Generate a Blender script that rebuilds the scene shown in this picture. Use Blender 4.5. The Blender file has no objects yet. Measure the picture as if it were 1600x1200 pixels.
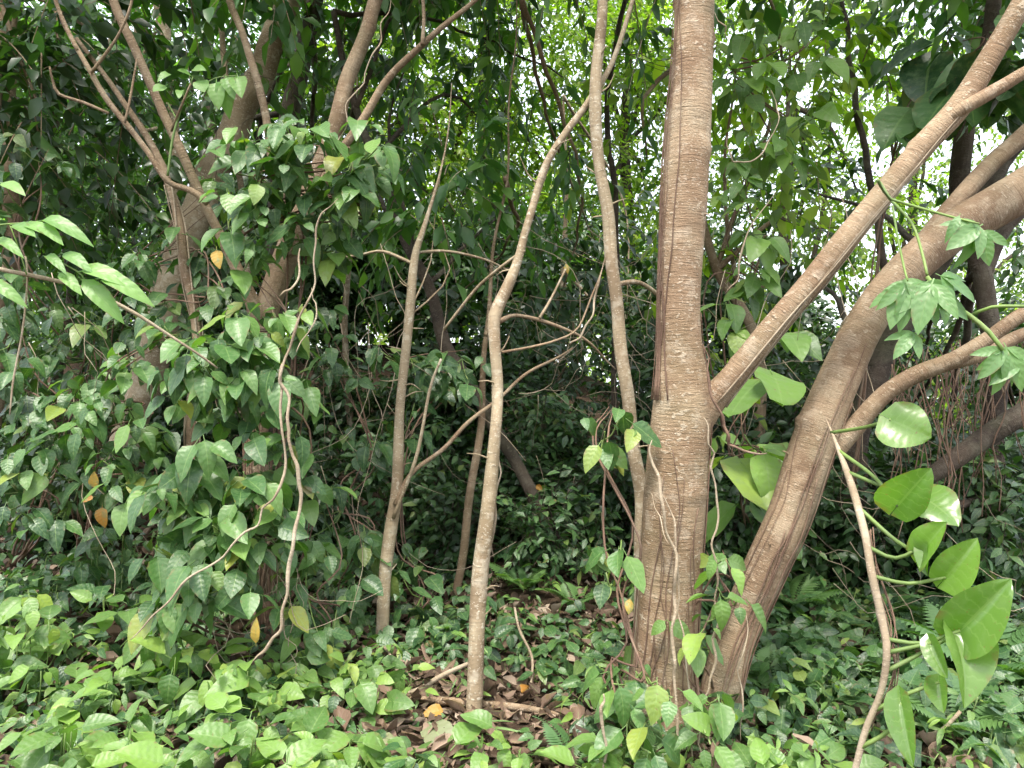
import bpy, math
import numpy as np
from mathutils import Matrix, Vector

S = bpy.context.scene
COL = S.collection
# ------------------------------------------------------------------ camera, sky, sun, exposure
F = 1186.0                       # focal length in photo pixels (1600 wide)
CAM = np.array([0.0, 0.0, 1.5])
cd = bpy.data.cameras.new('camera'); cam = bpy.data.objects.new('camera', cd); COL.objects.link(cam)
cd.sensor_width = 36; cd.lens = 36 * F / 1600; cd.clip_end = 500; cd.clip_start = 0.05
cam.location = CAM; cam.rotation_euler = (math.radians(90), 0, 0)
S.camera = cam
SUN_EL, SUN_AZ = math.radians(68), math.radians(-165)     # azimuth measured from +Y towards +X
W = bpy.data.worlds.new('World'); S.world = W; W.use_nodes = True
nt = W.node_tree; bg = nt.nodes['Background']
sky = nt.nodes.new('ShaderNodeTexSky'); sky.sky_type = 'NISHITA'; sky.sun_disc = False
sky.sun_elevation = SUN_EL; sky.sun_rotation = SUN_AZ
sky.dust_density = 5.0; sky.air_density = 1.2
hz = nt.nodes.new('ShaderNodeMix'); hz.data_type = 'RGBA'; hz.inputs[0].default_value = 0.55
nt.links.new(sky.outputs[0], hz.inputs[6]); hz.inputs[7].default_value = (7.0, 7.3, 7.6, 1)   # thin white cloud over the blue
nt.links.new(hz.outputs[2], bg.inputs[0]); bg.inputs[1].default_value = 0.12
sd = bpy.data.lights.new('sun', 'SUN'); sd.energy = 1.5; sd.angle = math.radians(14); sd.color = (1.0, 0.96, 0.88)
sun = bpy.data.objects.new('sun', sd); COL.objects.link(sun)
sv = Vector((math.sin(SUN_AZ) * math.cos(SUN_EL), math.cos(SUN_AZ) * math.cos(SUN_EL), math.sin(SUN_EL)))
sun.rotation_euler = sv.to_track_quat('Z', 'Y').to_euler()
S.view_settings.view_transform = 'Standard'; S.view_settings.look = 'None'
S.view_settings.gamma = 1; S.view_settings.use_curve_mapping = False
S.view_settings.exposure = 2.1
cy = S.cycles
cy.max_bounces = 7; cy.diffuse_bounces = 4; cy.glossy_bounces = 2; cy.transmission_bounces = 4; cy.transparent_max_bounces = 4
cy.use_adaptive_sampling = True; cy.adaptive_threshold = 0.02
cy.caustics_reflective = False; cy.caustics_refractive = False

# ------------------------------------------------------------------ helpers
def smooth(a, b, x):
    t = np.clip((x - a) / (b - a), 0, 1); return t * t * (3 - 2 * t)
def gz(x, y):
    """height of the ground: a bank that climbs to a ridge on the left and stays low on the right"""
    x = np.asarray(x, float); y = np.asarray(y, float)
    right = smooth(-0.5, 4.5, x)
    rise = 0.17 * np.clip(y - 4.0, 0, 5.0) + 0.42 * np.clip(y - 9.0, 0, 3.0)
    low = 0.07 * np.clip(y - 3.6, 0, 6)
    h = rise * (1 - right) + low * right
    h = h - 0.05 * np.clip(y - 13.0, 0, 60)
    h = h + 0.035 * np.sin(1.7 * x + 0.6) * np.sin(1.3 * y + 1.1) + 0.02 * np.sin(4.3 * x + y) * np.cos(3.1 * y)
    h = h + 0.14 * np.exp(-((x + 2.2) ** 2 / 1.4 + (y - 4.3) ** 2 / 0.7))
    return h
def P(px, py, d):
    return np.array([(px - 800) / F * d, d, CAM[2] - (py - 600) / F * d])
def GP(px, py):
    """the point of the ground seen at a photo pixel"""
    d = np.linspace(1.5, 20, 3000)
    x = (px - 800) / F * d; z = CAM[2] - (py - 600) / F * d
    k = np.argmax(z <= gz(x, d))
    return np.array([x[k], d[k], float(gz(x[k], d[k]))])
def nrm(v):
    v = np.asarray(v, float); return v / (np.linalg.norm(v, axis=-1, keepdims=True) + 1e-9)
UP = np.array([0, 0, 1.0])

def mesh(name, V, Q, luv=None, rnd=None, smooth_=True):
    """V (n,3); Q list of arrays of equal-length faces; luv (n,3) and rnd (n) vertex attributes"""
    me = bpy.data.meshes.new(name)
    V = np.ascontiguousarray(V, np.float32)
    Q = [np.asarray(q, np.int32) for q in (Q if isinstance(Q, list) else [Q]) if len(q)]
    me.vertices.add(len(V)); me.vertices.foreach_set('co', V.ravel())
    idx = np.concatenate([q.ravel() for q in Q])
    tot = np.concatenate([np.full(len(q), q.shape[1], np.int32) for q in Q])
    st = np.concatenate([[0], np.cumsum(tot)[:-1]]).astype(np.int32)
    me.loops.add(len(idx)); me.loops.foreach_set('vertex_index', idx)
    me.polygons.add(len(tot)); me.polygons.foreach_set('loop_start', st); me.polygons.foreach_set('loop_total', tot)
    me.polygons.foreach_set('use_smooth', np.full(len(tot), smooth_))
    if luv is not None:
        a = me.attributes.new('luv', 'FLOAT_VECTOR', 'POINT'); a.data.foreach_set('vector', np.ascontiguousarray(luv, np.float32).ravel())
    if rnd is not None:
        a = me.attributes.new('rnd', 'FLOAT', 'POINT'); a.data.foreach_set('value', np.ascontiguousarray(rnd, np.float32))
    me.update(); me.validate()
    return me
def obj(name, me, mat=None, parent=None, base=None, mw=None):
    o = bpy.data.objects.new(name, me); COL.objects.link(o)
    if mat is not None and not me.materials: me.materials.append(mat)
    if parent is not None:
        o.parent = parent
        b = parent['_b']
        M = Matrix.Translation((-b[0], -b[1], -b[2]))
        o.matrix_basis = M @ mw if mw is not None else M
    elif mw is not None: o.matrix_basis = mw
    return o
def thing(name, label, cat, base, group=None):
    o = bpy.data.objects.new(name, None); COL.objects.link(o)
    o.location = base; o['label'] = label; o['category'] = cat; o['_b'] = [float(v) for v in base]
    o.empty_display_size = 0.05
    if group: o['group'] = group
    return o
def tag(o, label=None, cat=None, group=None, kind=None):
    for k, v in (('label', label), ('category', cat), ('group', group), ('kind', kind)):
        if v: o[k] = v
    return o

def catmull(pts, step):
    pts = np.asarray(pts, float)
    if len(pts) == 2: pts = np.array([pts[0], (pts[0] + pts[1]) / 2, pts[1]])
    p = np.vstack([2 * pts[0] - pts[1], pts, 2 * pts[-1] - pts[-2]])
    out = []
    for i in range(1, len(p) - 2):
        L = np.linalg.norm(p[i + 1, :3] - p[i, :3]); n = max(2, int(L / step))
        t = np.linspace(0, 1, n, endpoint=False)[:, None]
        out.append(0.5 * (2 * p[i] + (p[i + 1] - p[i - 1]) * t + (2 * p[i - 1] - 5 * p[i] + 4 * p[i + 1] - p[i + 2]) * t ** 2
                          + (-p[i - 1] + 3 * p[i] - 3 * p[i + 1] + p[i + 2]) * t ** 3))
    out.append(p[-2][None])
    return np.vstack(out)
def tube(pr, sides=8, step=0.05, lump=0.0, seed=0, wob=0.0, flare=None):
    """pr rows x,y,z,r -> V,Q,luv of a tapering tube"""
    c = catmull(pr, step); p = c[:, :3].copy(); r = np.maximum(c[:, 3], 0.0008)
    rg = np.random.default_rng(seed); n = len(p)
    s = np.concatenate([[0], np.cumsum(np.linalg.norm(np.diff(p, axis=0), axis=1))])
    if wob:
        for k in range(3):
            f = rg.uniform(3, 14); d = nrm(rg.normal(size=3))
            p += (wob * rg.uniform(.3, 1) * np.sin(f * s + rg.uniform(0, 6)))[:, None] * d
    T = nrm(np.gradient(p, axis=0))
    a0 = np.cross(T[0], [0.3, 1, 0.2]); N = np.zeros_like(p); N[0] = nrm(a0)
    for i in range(1, n):
        v = N[i - 1] - T[i] * np.dot(N[i - 1], T[i]); N[i] = v / (np.linalg.norm(v) + 1e-9)
    B = np.cross(T, N)
    th = np.linspace(0, 2 * np.pi, sides, endpoint=False)
    R = np.repeat(r[:, None], sides, 1)
    if lump:
        d = np.zeros((n, sides))
        for k in range(9):
            m = rg.integers(0, 4); f = rg.uniform(1.5, 16)
            d += np.sin(m * th[None] + f * s[:, None] + rg.uniform(0, 6.3)) * (2.2 / (2 + f * 0.5))
        R = R * (1 + lump * d / 3)
    if lump and sides >= 9:                     # knots where old twigs broke off
        for k in range(int(s[-1] * 2.2) + 1):
            c0, a0 = rg.uniform(0, s[-1]), rg.uniform(0, 6.28); hh = rg.uniform(.012, .03); ww = rg.uniform(.35, .8)
            da = np.angle(np.exp(1j * (th - a0)))
            R = R * (1 + rg.uniform(.1, .3) * np.exp(-((s - c0) / hh) ** 2)[:, None] * np.exp(-(da / ww) ** 2)[None])
    if flare is not None:                       # root buttresses near the base
        h, amt, lob = flare
        e = np.exp(-s / h)[:, None]; ph = rg.uniform(0, 6)
        R = R * (1 + amt * e * (0.55 + 0.45 * np.sin(lob * th + ph)[None]))
    V = p[:, None] + R[..., None] * (np.cos(th)[None, :, None] * N[:, None] + np.sin(th)[None, :, None] * B[:, None])
    luv = np.stack([np.repeat(np.cos(th)[None], n, 0) * R, np.repeat(np.sin(th)[None], n, 0) * R, np.repeat(s[:, None], sides, 1)], -1)
    i = np.arange(n - 1)[:, None] * sides; j = np.arange(sides)[None]; k = (j + 1) % sides
    Q = np.stack([i + j, i + k, i + sides + k, i + sides + j], -1).reshape(-1, 4)
    V = V.reshape(-1, 3); luv = luv.reshape(-1, 3)
    return V, [Q, np.array([list(range((n - 1) * sides, n * sides))]), np.array([list(range(sides - 1, -1, -1))])], luv
def join(parts):
    Vs, Qs, Ls, o = [], {}, [], 0
    for V, Q, L in parts:
        Vs.append(V); Ls.append(L)
        for q in (Q if isinstance(Q, list) else [Q]):
            Qs.setdefault(q.shape[1], []).append(q + o)
        o += len(V)
    return np.vstack(Vs), [np.vstack(v) for v in Qs.values()], np.vstack(Ls)
def pix(rows, d0, d1=None):
    """rows (px,py,width_px[,depth]) -> x,y,z,r with depth interpolated from d0 to d1"""
    d1 = d0 if d1 is None else d1; n = len(rows); out = []
    for i, r in enumerate(rows):
        d = r[3] if len(r) > 3 else d0 + (d1 - d0) * i / max(1, n - 1)
        out.append([*P(r[0], r[1], d), r[2] / 2 / F * d])
    return np.array(out)

# ------------------------------------------------------------------ materials
def newmat(name):
    m = bpy.data.materials.new(name); m.use_nodes = True
    t = m.node_tree; t.nodes.clear(); return m, t
class G:
    def __init__(s, t): s.t = t
    def n(s, typ, **kw):
        x = s.t.nodes.new('ShaderNode' + typ)
        for k, v in kw.items(): setattr(x, k, v)
        return x
    def l(s, a, b): s.t.links.new(a, b)
    def math(s, op, a, b=None, c=None, clamp=False):
        x = s.n('Math', operation=op, use_clamp=clamp)
        for i, v in enumerate((a, b, c)):
            if v is None: continue
            if isinstance(v, (int, float)): x.inputs[i].default_value = v
            else: s.l(v, x.inputs[i])
        return x.outputs[0]
    def mix(s, f, a, b, blend='MIX'):
        x = s.n('Mix', data_type='RGBA', blend_type=blend)
        for i, v in ((0, f), (6, a), (7, b)):
            if isinstance(v, (int, float)): x.inputs[i].default_value = v
            elif isinstance(v, tuple): x.inputs[i].default_value = (*v, 1)
            else: s.l(v, x.inputs[i])
        return x.outputs[2]
    def ramp(s, f, stops, interp='LINEAR'):
        x = s.n('ValToRGB'); cr = x.color_ramp; cr.interpolation = interp
        while len(cr.elements) < len(stops): cr.elements.new(0.5)
        for e, (p, c) in zip(cr.elements, stops):
            e.position = p; e.color = (*c, 1) if isinstance(c, tuple) else (c, c, c, 1)
        s.l(f, x.inputs[0]); return x.outputs[0]
    def noise(s, vec, scale, detail=3, rough=.55, dist=0):
        x = s.n('TexNoise'); x.inputs['Scale'].default_value = scale; x.inputs['Detail'].default_value = detail
        x.inputs['Roughness'].default_value = rough; x.inputs['Distortion'].default_value = dist
        if vec is not None: s.l(vec, x.inputs['Vector'])
        return x.outputs['Fac']
    def vmul(s, v, k):
        x = s.n('VectorMath', operation='MULTIPLY'); s.l(v, x.inputs[0]); x.inputs[1].default_value = k; return x.outputs[0]
    def bump(s, h, strength, dist):
        x = s.n('Bump'); x.inputs['Strength'].default_value = strength; x.inputs['Distance'].default_value = dist
        s.l(h, x.inputs['Height']); return x.outputs[0]

def leaf_mat(name, stops, trans=0.35, rough=0.42, spots=0.25, veins=True, spec=0.5, tcol=(1.5, 1.9, 0.5), spot_scale=7.0, vb=.22, rib=.10):
    m, t = newmat(name); g = G(t)
    out = g.n('OutputMaterial')
    at = g.n('Attribute', attribute_name='rnd'); oi = g.n('ObjectInfo')
    rnd = g.math('FRACT', g.math('ADD', at.outputs['Fac'], oi.outputs['Random']))
    col = g.ramp(rnd, stops)
    uv = g.n('Attribute', attribute_name='luv'); sp = g.n('SeparateXYZ'); g.l(uv.outputs['Vector'], sp.inputs[0])
    u, v = sp.outputs[0], sp.outputs[1]
    tc = g.n('TexCoord')
    nzv = g.n('VectorMath', operation='ADD'); g.l(tc.outputs['Object'], nzv.inputs[0])
    cmb = g.n('CombineXYZ'); g.l(g.math('MULTIPLY', oi.outputs['Random'], 37.0), cmb.inputs[0]); g.l(cmb.outputs[0], nzv.inputs[1])
    nz = g.noise(nzv.outputs[0], spot_scale, 4, .65)
    col = g.mix(g.math('MULTIPLY', g.ramp(nz, [(0.48, 0.0), (0.66, 1.0)]), spots), col, (0.17, 0.24, 0.11))
    pn = g.n('BsdfPrincipled')
    if veins:
        au = g.math('ABSOLUTE', u)
        mid = g.math('LESS_THAN', au, 0.05)
        vv = g.math('ADD', v, g.math('MULTIPLY', g.noise(uv.outputs['Vector'], 3.5, 2), .16))
        ph = g.math('MULTIPLY', g.math('SUBTRACT', vv, g.math('MULTIPLY', au, 0.16)), 40.0)
        w = g.math('SINE', ph)
        lat = g.ramp(w, [(0.82, 0.0), (1.0, 1.0)])
        vn = g.math('MAXIMUM', g.math('MULTIPLY', mid, 0.4), g.math('MULTIPLY', lat, rib))
        col = g.mix(vn, col, (0.20, 0.30, 0.10))
        en = g.noise(nzv.outputs[0], 4.0, 3, .6)
        edge = g.math('MULTIPLY', g.ramp(au, [(0.72, 0.0), (1.0, 1.0)]), g.ramp(en, [(0.54, 0.0), (0.62, 1.0)]))
        hole = g.ramp(g.noise(nzv.outputs[0], 13.0, 2, .5), [(0.70, 0.0), (0.74, 1.0)])
        col = g.mix(g.math('MULTIPLY', g.math('MAXIMUM', edge, hole), .75), col, (0.17, 0.12, 0.05))
        hgt = g.math('SUBTRACT', g.math('MULTIPLY', w, -0.5), g.math('MULTIPLY', mid, 2.0))
        g.l(g.bump(hgt, vb, 0.004), pn.inputs['Normal'])
    g.l(col, pn.inputs['Base Color']); pn.inputs['Roughness'].default_value = rough
    pn.inputs['Specular IOR Level'].default_value = spec
    tr = g.n('BsdfTranslucent'); g.l(g.mix(1.0, col, tcol, 'MULTIPLY'), tr.inputs[0])
    mx = g.n('MixShader'); mx.inputs[0].default_value = trans
    g.l(pn.outputs[0], mx.inputs[1]); g.l(tr.outputs[0], mx.inputs[2]); g.l(mx.outputs[0], out.inputs[0])
    return m

def bark_mat(name, base, dark, pale, ring=1.0, lichen=0.5, streak=0.4, moss=0.1, rough=0.85, bs=0.7):
    """luv = (cos*r, sin*r, length) so noise wraps round the stem without a seam"""
    m, t = newmat(name); g = G(t); out = g.n('OutputMaterial'); pn = g.n('BsdfPrincipled')
    uv = g.n('Attribute', attribute_name='luv').outputs['Vector']
    tc = g.n('TexCoord').outputs['Object']
    big = g.noise(tc, 3.2, 5, .6)
    rings = g.noise(g.vmul(uv, (9, 9, 95)), 1.0, 4, .65, .6)         # short level cracks
    vert = g.noise(g.vmul(uv, (75, 75, 5)), 1.0, 3, .6, .4)           # upright streaks
    fine = g.noise(uv, 160, 3, .6)
    col = g.mix(g.ramp(big, [(0.42, 0.0), (0.56, 1.0)]), base, dark)
    tone = g.noise(tc, 1.3, 3, .6, .5)
    col = g.mix(g.math('MULTIPLY', g.ramp(tone, [(0.40, 0.0), (0.62, 1.0)]), .35), col, tuple(c * .6 for c in base))
    grey = g.noise(tc, 4.7, 4, .6)
    col = g.mix(g.math('MULTIPLY', g.ramp(grey, [(0.52, 0.0), (0.66, 1.0)]), .25), col, (0.30, 0.28, 0.20))
    col = g.mix(g.math('MULTIPLY', g.ramp(vert, [(0.5, 0.0), (0.72, 1.0)]), streak), col, dark)
    col = g.mix(g.math('MULTIPLY', g.ramp(rings, [(0.3, 1.0), (0.46, 0.0)]), 0.75 * ring), col, tuple(c * .35 for c in dark))
    crk = g.noise(g.vmul(uv, (26, 26, 210)), 1.0, 3, .6, .8)
    col = g.mix(g.math('MULTIPLY', g.ramp(crk, [(0.60, 0.0), (0.68, 1.0)]), .55 * ring), col, tuple(c * .5 for c in dark))
    dot = g.n('TexVoronoi'); dot.inputs['Scale'].default_value = 1.0; g.l(g.vmul(uv, (60, 60, 95)), dot.inputs['Vector'])
    dots = g.math('MULTIPLY', g.math('LESS_THAN', dot.outputs['Distance'], .24), g.math('GREATER_THAN', g.noise(tc, 9, 2), .46))
    col = g.mix(g.math('MULTIPLY', dots, .7 * lichen), col, pale)
    lz = g.noise(g.vmul(uv, (34, 34, 55)), 1.0, 2, .5)
    lz2 = g.noise(tc, 7, 3, .6)
    lic = g.math('MULTIPLY', g.ramp(lz, [(0.60, 0.0), (0.66, 1.0)]), g.ramp(lz2, [(0.38, 0.0), (0.6, 1.0)]))
    col = g.mix(g.math('MULTIPLY', lic, lichen), col, pale)
    pz = g.noise(tc, 11, 4, .65)
    col = g.mix(g.math('MULTIPLY', g.ramp(pz, [(0.54, 0.0), (0.64, 1.0)]), lichen * .55), col, pale)
    mz = g.noise(tc, 2.1, 4, .6)
    col = g.mix(g.math('MULTIPLY', g.ramp(mz, [(0.5, 0.0), (0.72, 1.0)]), moss), col, (0.07, 0.085, 0.03))
    g.l(col, pn.inputs['Base Color']); pn.inputs['Roughness'].default_value = rough
    pn.inputs['Specular IOR Level'].default_value = 0.25
    h = g.math('ADD', g.math('MULTIPLY', rings, 1.0 * ring + .2), g.math('ADD', g.math('MULTIPLY', vert, .3), g.math('MULTIPLY', fine, .45)))
    h = g.math('ADD', h, g.math('MULTIPLY', g.math('ADD', lic, dots), .3)); h = g.math('SUBTRACT', h, g.math('MULTIPLY', crk, .5 * ring))
    g.l(g.bump(h, bs, 0.02), pn.inputs['Normal'])
    g.l(pn.outputs[0], out.inputs[0]); return m

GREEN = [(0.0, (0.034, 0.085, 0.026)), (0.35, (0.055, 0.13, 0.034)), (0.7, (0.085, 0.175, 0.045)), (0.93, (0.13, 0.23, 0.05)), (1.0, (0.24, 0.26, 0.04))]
FRESH = [(0.0, (0.06, 0.13, 0.03)), (0.5, (0.12, 0.22, 0.05)), (0.85, (0.18, 0.30, 0.06)), (1.0, (0.27, 0.35, 0.07))]
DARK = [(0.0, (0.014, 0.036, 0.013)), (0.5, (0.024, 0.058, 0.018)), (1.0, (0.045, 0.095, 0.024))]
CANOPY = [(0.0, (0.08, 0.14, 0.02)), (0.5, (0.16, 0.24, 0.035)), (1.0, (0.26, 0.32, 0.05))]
M_leaf = leaf_mat('climber_leaf', GREEN, trans=.28, rough=.42, spots=.35)
M_fresh = leaf_mat('creeper_leaf', FRESH, trans=.32, rough=.42, spots=.4)
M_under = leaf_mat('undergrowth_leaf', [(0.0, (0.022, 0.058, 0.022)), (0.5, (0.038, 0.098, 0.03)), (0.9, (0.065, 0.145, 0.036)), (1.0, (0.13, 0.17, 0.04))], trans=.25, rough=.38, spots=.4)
M_dark = leaf_mat('forest_leaf', DARK, trans=.3, rough=.38, spots=.1, veins=False)  # leaf colour darkened, so part of the interior's shade is in the albedo
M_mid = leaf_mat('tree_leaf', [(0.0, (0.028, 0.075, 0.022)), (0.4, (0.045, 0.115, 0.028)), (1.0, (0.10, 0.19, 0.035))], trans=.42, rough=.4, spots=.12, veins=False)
M_can = leaf_mat('canopy_leaf', CANOPY, trans=.6, rough=.45, spots=.0, veins=False)  # lighter, yellower leaf: the sunlit look is partly put into the colour
M_big = leaf_mat('heart_leaf', [(0.0, (0.09, 0.18, 0.035)), (1.0, (0.15, 0.26, 0.05))], trans=.45, rough=.27, spots=.3, spec=.7, spot_scale=3.5, vb=.10, rib=.3)
M_lobed = leaf_mat('lobed_leaf', [(0.0, (0.09, 0.19, 0.07)), (1.0, (0.16, 0.28, 0.10))], trans=.4, rough=.4, spots=.3)
M_pale = leaf_mat('pale_leaflet', [(0.0, (0.12, 0.24, 0.06)), (1.0, (0.18, 0.32, 0.08))], trans=.4, rough=.42, spots=.15)
M_fern = leaf_mat('fern_leaflet', [(0.0, (0.07, 0.15, 0.05)), (1.0, (0.12, 0.22, 0.06))], trans=.3, rough=.5, spots=.0, veins=False)
M_yellow = leaf_mat('yellow_leaf', [(0.0, (0.36, 0.15, 0.03)), (0.5, (0.46, 0.24, 0.04)), (1.0, (0.40, 0.30, 0.06))], trans=.3, rough=.55, spots=.75, tcol=(1.2, 1.0, .5), spot_scale=3.0)
M_dead = leaf_mat('dead_leaf', [(0.0, (0.05, 0.032, 0.022)), (0.45, (0.12, 0.075, 0.05)), (0.8, (0.21, 0.14, 0.10)), (1.0, (0.36, 0.28, 0.21))], trans=.12, rough=.7, spots=.0, spec=.3, tcol=(1, 1, 1))
M_olive = leaf_mat('wilted_leaf', [(0.0, (0.16, 0.18, 0.09)), (1.0, (0.24, 0.25, 0.13))], trans=.2, rough=.55, spots=.2, tcol=(1, 1, .8))
B_main = bark_mat('tan_bark', (0.365, 0.267, 0.17), (0.23, 0.147, 0.088), (0.54, 0.46, 0.35), ring=.65, lichen=.55, streak=.35, moss=.3, bs=.65)
B_red = bark_mat('reddish_bark', (0.30, 0.215, 0.135), (0.175, 0.115, 0.07), (0.46, 0.385, 0.28), ring=.5, lichen=.45, streak=.4, moss=.3, bs=.65)
B_pale = bark_mat('pale_bark', (0.36, 0.285, 0.185), (0.215, 0.155, 0.095), (0.58, 0.53, 0.42), ring=.5, lichen=.6, streak=.5, moss=.15, bs=.4)
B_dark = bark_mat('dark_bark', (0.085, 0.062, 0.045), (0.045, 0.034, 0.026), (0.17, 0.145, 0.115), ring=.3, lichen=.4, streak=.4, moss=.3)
B_vine = bark_mat('vine_bark', (0.36, 0.295, 0.21), (0.23, 0.175, 0.115), (0.55, 0.46, 0.36), ring=.5, lichen=.4, streak=.3, moss=.0, bs=.3)
B_root = bark_mat('root_bark', (0.20, 0.125, 0.085), (0.11, 0.065, 0.045), (0.33, 0.25, 0.18), ring=.3, lichen=.2, streak=.3, moss=.0, bs=.3)
B_green = bark_mat('green_stem', (0.16, 0.24, 0.06), (0.11, 0.17, 0.05), (0.24, 0.30, 0.12), ring=.1, lichen=.2, streak=.2, moss=.0, rough=.5, bs=.15)

def ground_mat():
    m, t = newmat('forest_floor'); g = G(t); out = g.n('OutputMaterial'); pn = g.n('BsdfPrincipled')
    tc = g.n('TexCoord').outputs['Object']
    a = g.noise(tc, 1.6, 6, .65); b = g.noise(tc, 24, 5, .65, .8); c = g.noise(tc, 90, 3, .6)
    col = g.ramp(b, [(0.3, (0.025, 0.017, 0.011)), (0.5, (0.055, 0.036, 0.024)), (0.66, (0.10, 0.068, 0.045)), (0.8, (0.17, 0.12, 0.085))])
    col = g.mix(g.ramp(a, [(0.4, 0.0), (0.65, .7)]), col, (0.055, 0.04, 0.026))
    g.l(col, pn.inputs['Base Color']); pn.inputs['Roughness'].default_value = .95; pn.inputs['Specular IOR Level'].default_value = .1
    g.l(g.bump(g.math('ADD', b, g.math('MULTIPLY', c, .4)), .9, .03), pn.inputs['Normal'])
    g.l(pn.outputs[0], out.inputs[0]); return m
M_ground = ground_mat()

# ------------------------------------------------------------------ ground
def build_ground():
    def axis(lo, hi, f0, f1, fine, coarse):
        a = [lo]
        while a[-1] < hi: a.append(a[-1] + (fine if f0 <= a[-1] <= f1 else coarse))
        return np.array(a)
    xs = axis(-90, 90, -7, 7, .1, 2.5); ys = axis(-60, 140, 1.5, 13, .1, 2.5)
    X, Y = np.meshgrid(xs, ys); Z = gz(X, Y)
    rg = np.random.default_rng(5)
    near = (np.abs(X) < 7) & (Y > 1.5) & (Y < 13)
    Z = Z + np.where(near, rg.normal(0, .006, X.shape), 0)
    V = np.stack([X, Y, Z], -1).reshape(-1, 3); nx = len(xs)
    i = np.arange(len(ys) - 1)[:, None] * nx; j = np.arange(nx - 1)[None]
    Q = np.stack([i + j, i + j + 1, i + j + 1 + nx, i + j + nx], -1).reshape(-1, 4)
    o = obj('ground', mesh('ground', V, Q), M_ground); o['kind'] = 'structure'
    o['label'] = 'brown forest floor climbing to a bank behind the trees'
build_ground()

# ------------------------------------------------------------------ leaf shapes
def leaf_shape(wf, rows=7, cols=5, fold=.25, droop=.25, ripple=.0, petiole=.18, seed=0, serr=0.0, cup=0.0):
    """unit leaf along +Y (length 1 from the petiole's end), upper face +Z; the petiole runs back to the origin"""
    rg = np.random.default_rng(seed)
    t = np.linspace(0, 1, rows); u = np.linspace(-1, 1, cols)
    w = np.maximum(wf(t), .006)
    if serr: w = w * (1 + serr * np.where(np.arange(rows) % 2, 1, -1) * (t > .1) * (t < .95))
    T, U = np.meshgrid(t, u, indexing='ij')
    Wd = w[:, None] * np.ones_like(U)
    x = U * Wd
    z = fold * np.abs(x) - droop * T ** 2 - cup * x ** 2 + ripple * np.sin(T * 9 + seed) * np.abs(U) * .3 + ripple * rg.normal(0, .3, T.shape) * np.abs(U)
    y = T * (1 - .12 * droop)
    V = np.stack([x, y + petiole, z], -1).reshape(-1, 3)
    luv = np.stack([U, T, 0 * T], -1).reshape(-1, 3)
    i = np.arange(rows - 1)[:, None] * cols; j = np.arange(cols - 1)[None]
    Q = np.stack([i + j, i + j + 1, i + cols + j + 1, i + cols + j], -1).reshape(-1, 4)
    if petiole:
        k = len(V); e = .012
        V = np.vstack([V, [[-e, 0, 0], [e, 0, 0], [e, petiole + .03, 0], [-e, petiole + .03, 0], [0, 0, -2 * e], [0, petiole + .03, -2 * e]]])
        luv = np.vstack([luv, np.zeros((6, 3))])
        Q = np.vstack([Q, [[k, k + 1, k + 2, k + 3], [k + 1, k + 4, k + 5, k + 2], [k + 4, k, k + 3, k + 5]]])
    return V, Q, luv
def ovate(a, p, q, tip=.0):
    """half width profile: peak a, rising as t^p, falling as (1-t)^q"""
    tm = p / (p + q); pk = tm ** p * (1 - tm) ** q
    return lambda t: a * (t ** p * (1 - t) ** q / pk) 
def heart(a):
    return lambda t: a * np.sin(np.pi * np.clip(t, 0, 1) ** .62) ** .62
def lobes(shape, amt):
    V, Q, L = shape; V = V.copy(); t = L[:, 1]; u = np.abs(L[:, 0])
    V[:, 1] -= amt * u ** 1.6 * (1 - t) ** 4 * (V[:, 1] > -9) ; return V, Q, L
T_ov = [leaf_shape(ovate(.31, .55, .95), 7, 5, f, d, .05, .22, s) for s, (f, d) in enumerate([(.3, .25), (.15, .45), (.45, .15), (.2, .7), (.35, .35), (.1, .1)])]
T_heart = [lobes(leaf_shape(heart(.42), 9, 5, f, d, .06, .3, s + 20), .25) for s, (f, d) in enumerate([(.25, .3), (.12, .5), (.4, .2), (.2, .15)])]
T_lance = [leaf_shape(ovate(.17, .7, .9), 7, 5, f, d, .04, .12, s + 40) for s, (f, d) in enumerate([(.3, .3), (.2, .5), (.4, .2), (.3, .7)])]
T_arrow = [leaf_shape(lambda t: np.interp(t, [0, .12, .3, .6, .85, 1], [.34, .38, .28, .19, .08, .0]), 7, 5, f, d, .05, .35, s + 60) for s, (f, d) in enumerate([(.3, .2), (.2, .4), (.4, .3)])]
T_dead = [leaf_shape(ovate(.30, .6, .9), 5, 5, f, d, .18, .0, s + 80, cup=c) for s, (f, d, c) in enumerate([(.2, .3, -1.5), (-.3, .4, 2), (.5, -.4, -2.5), (.1, .6, 2.5), (-.2, -.3, 1.0)])]
def small_leaf(w, d=.2):
    V = np.array([[0, 0, 0], [-w, .38, w * .3], [0, .38, 0], [w, .38, w * .3], [-w * .72, .72, w * .2 - d * .5], [0, .72, -d * .5], [w * .72, .72, w * .2 - d * .5], [0, 1, -d]])
    Qt = np.array([[0, 2, 1], [0, 3, 2], [4, 5, 7], [5, 6, 7]]); Qq = np.array([[1, 2, 5, 4], [2, 3, 6, 5]])
    luv = np.array([[0, 0, 0], [-1, .38, 0], [0, .38, 0], [1, .38, 0], [-1, .72, 0], [0, .72, 0], [1, .72, 0], [0, 1, 0]], float)
    return V, [Qq, Qt], luv
L_mid = leaf_shape(ovate(.31, .55, .95), 6, 3, .25, .35, .04, .12, 3); L_small = small_leaf(.24); L_long = small_leaf(.15, .3); L_round = small_leaf(.33)

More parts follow.
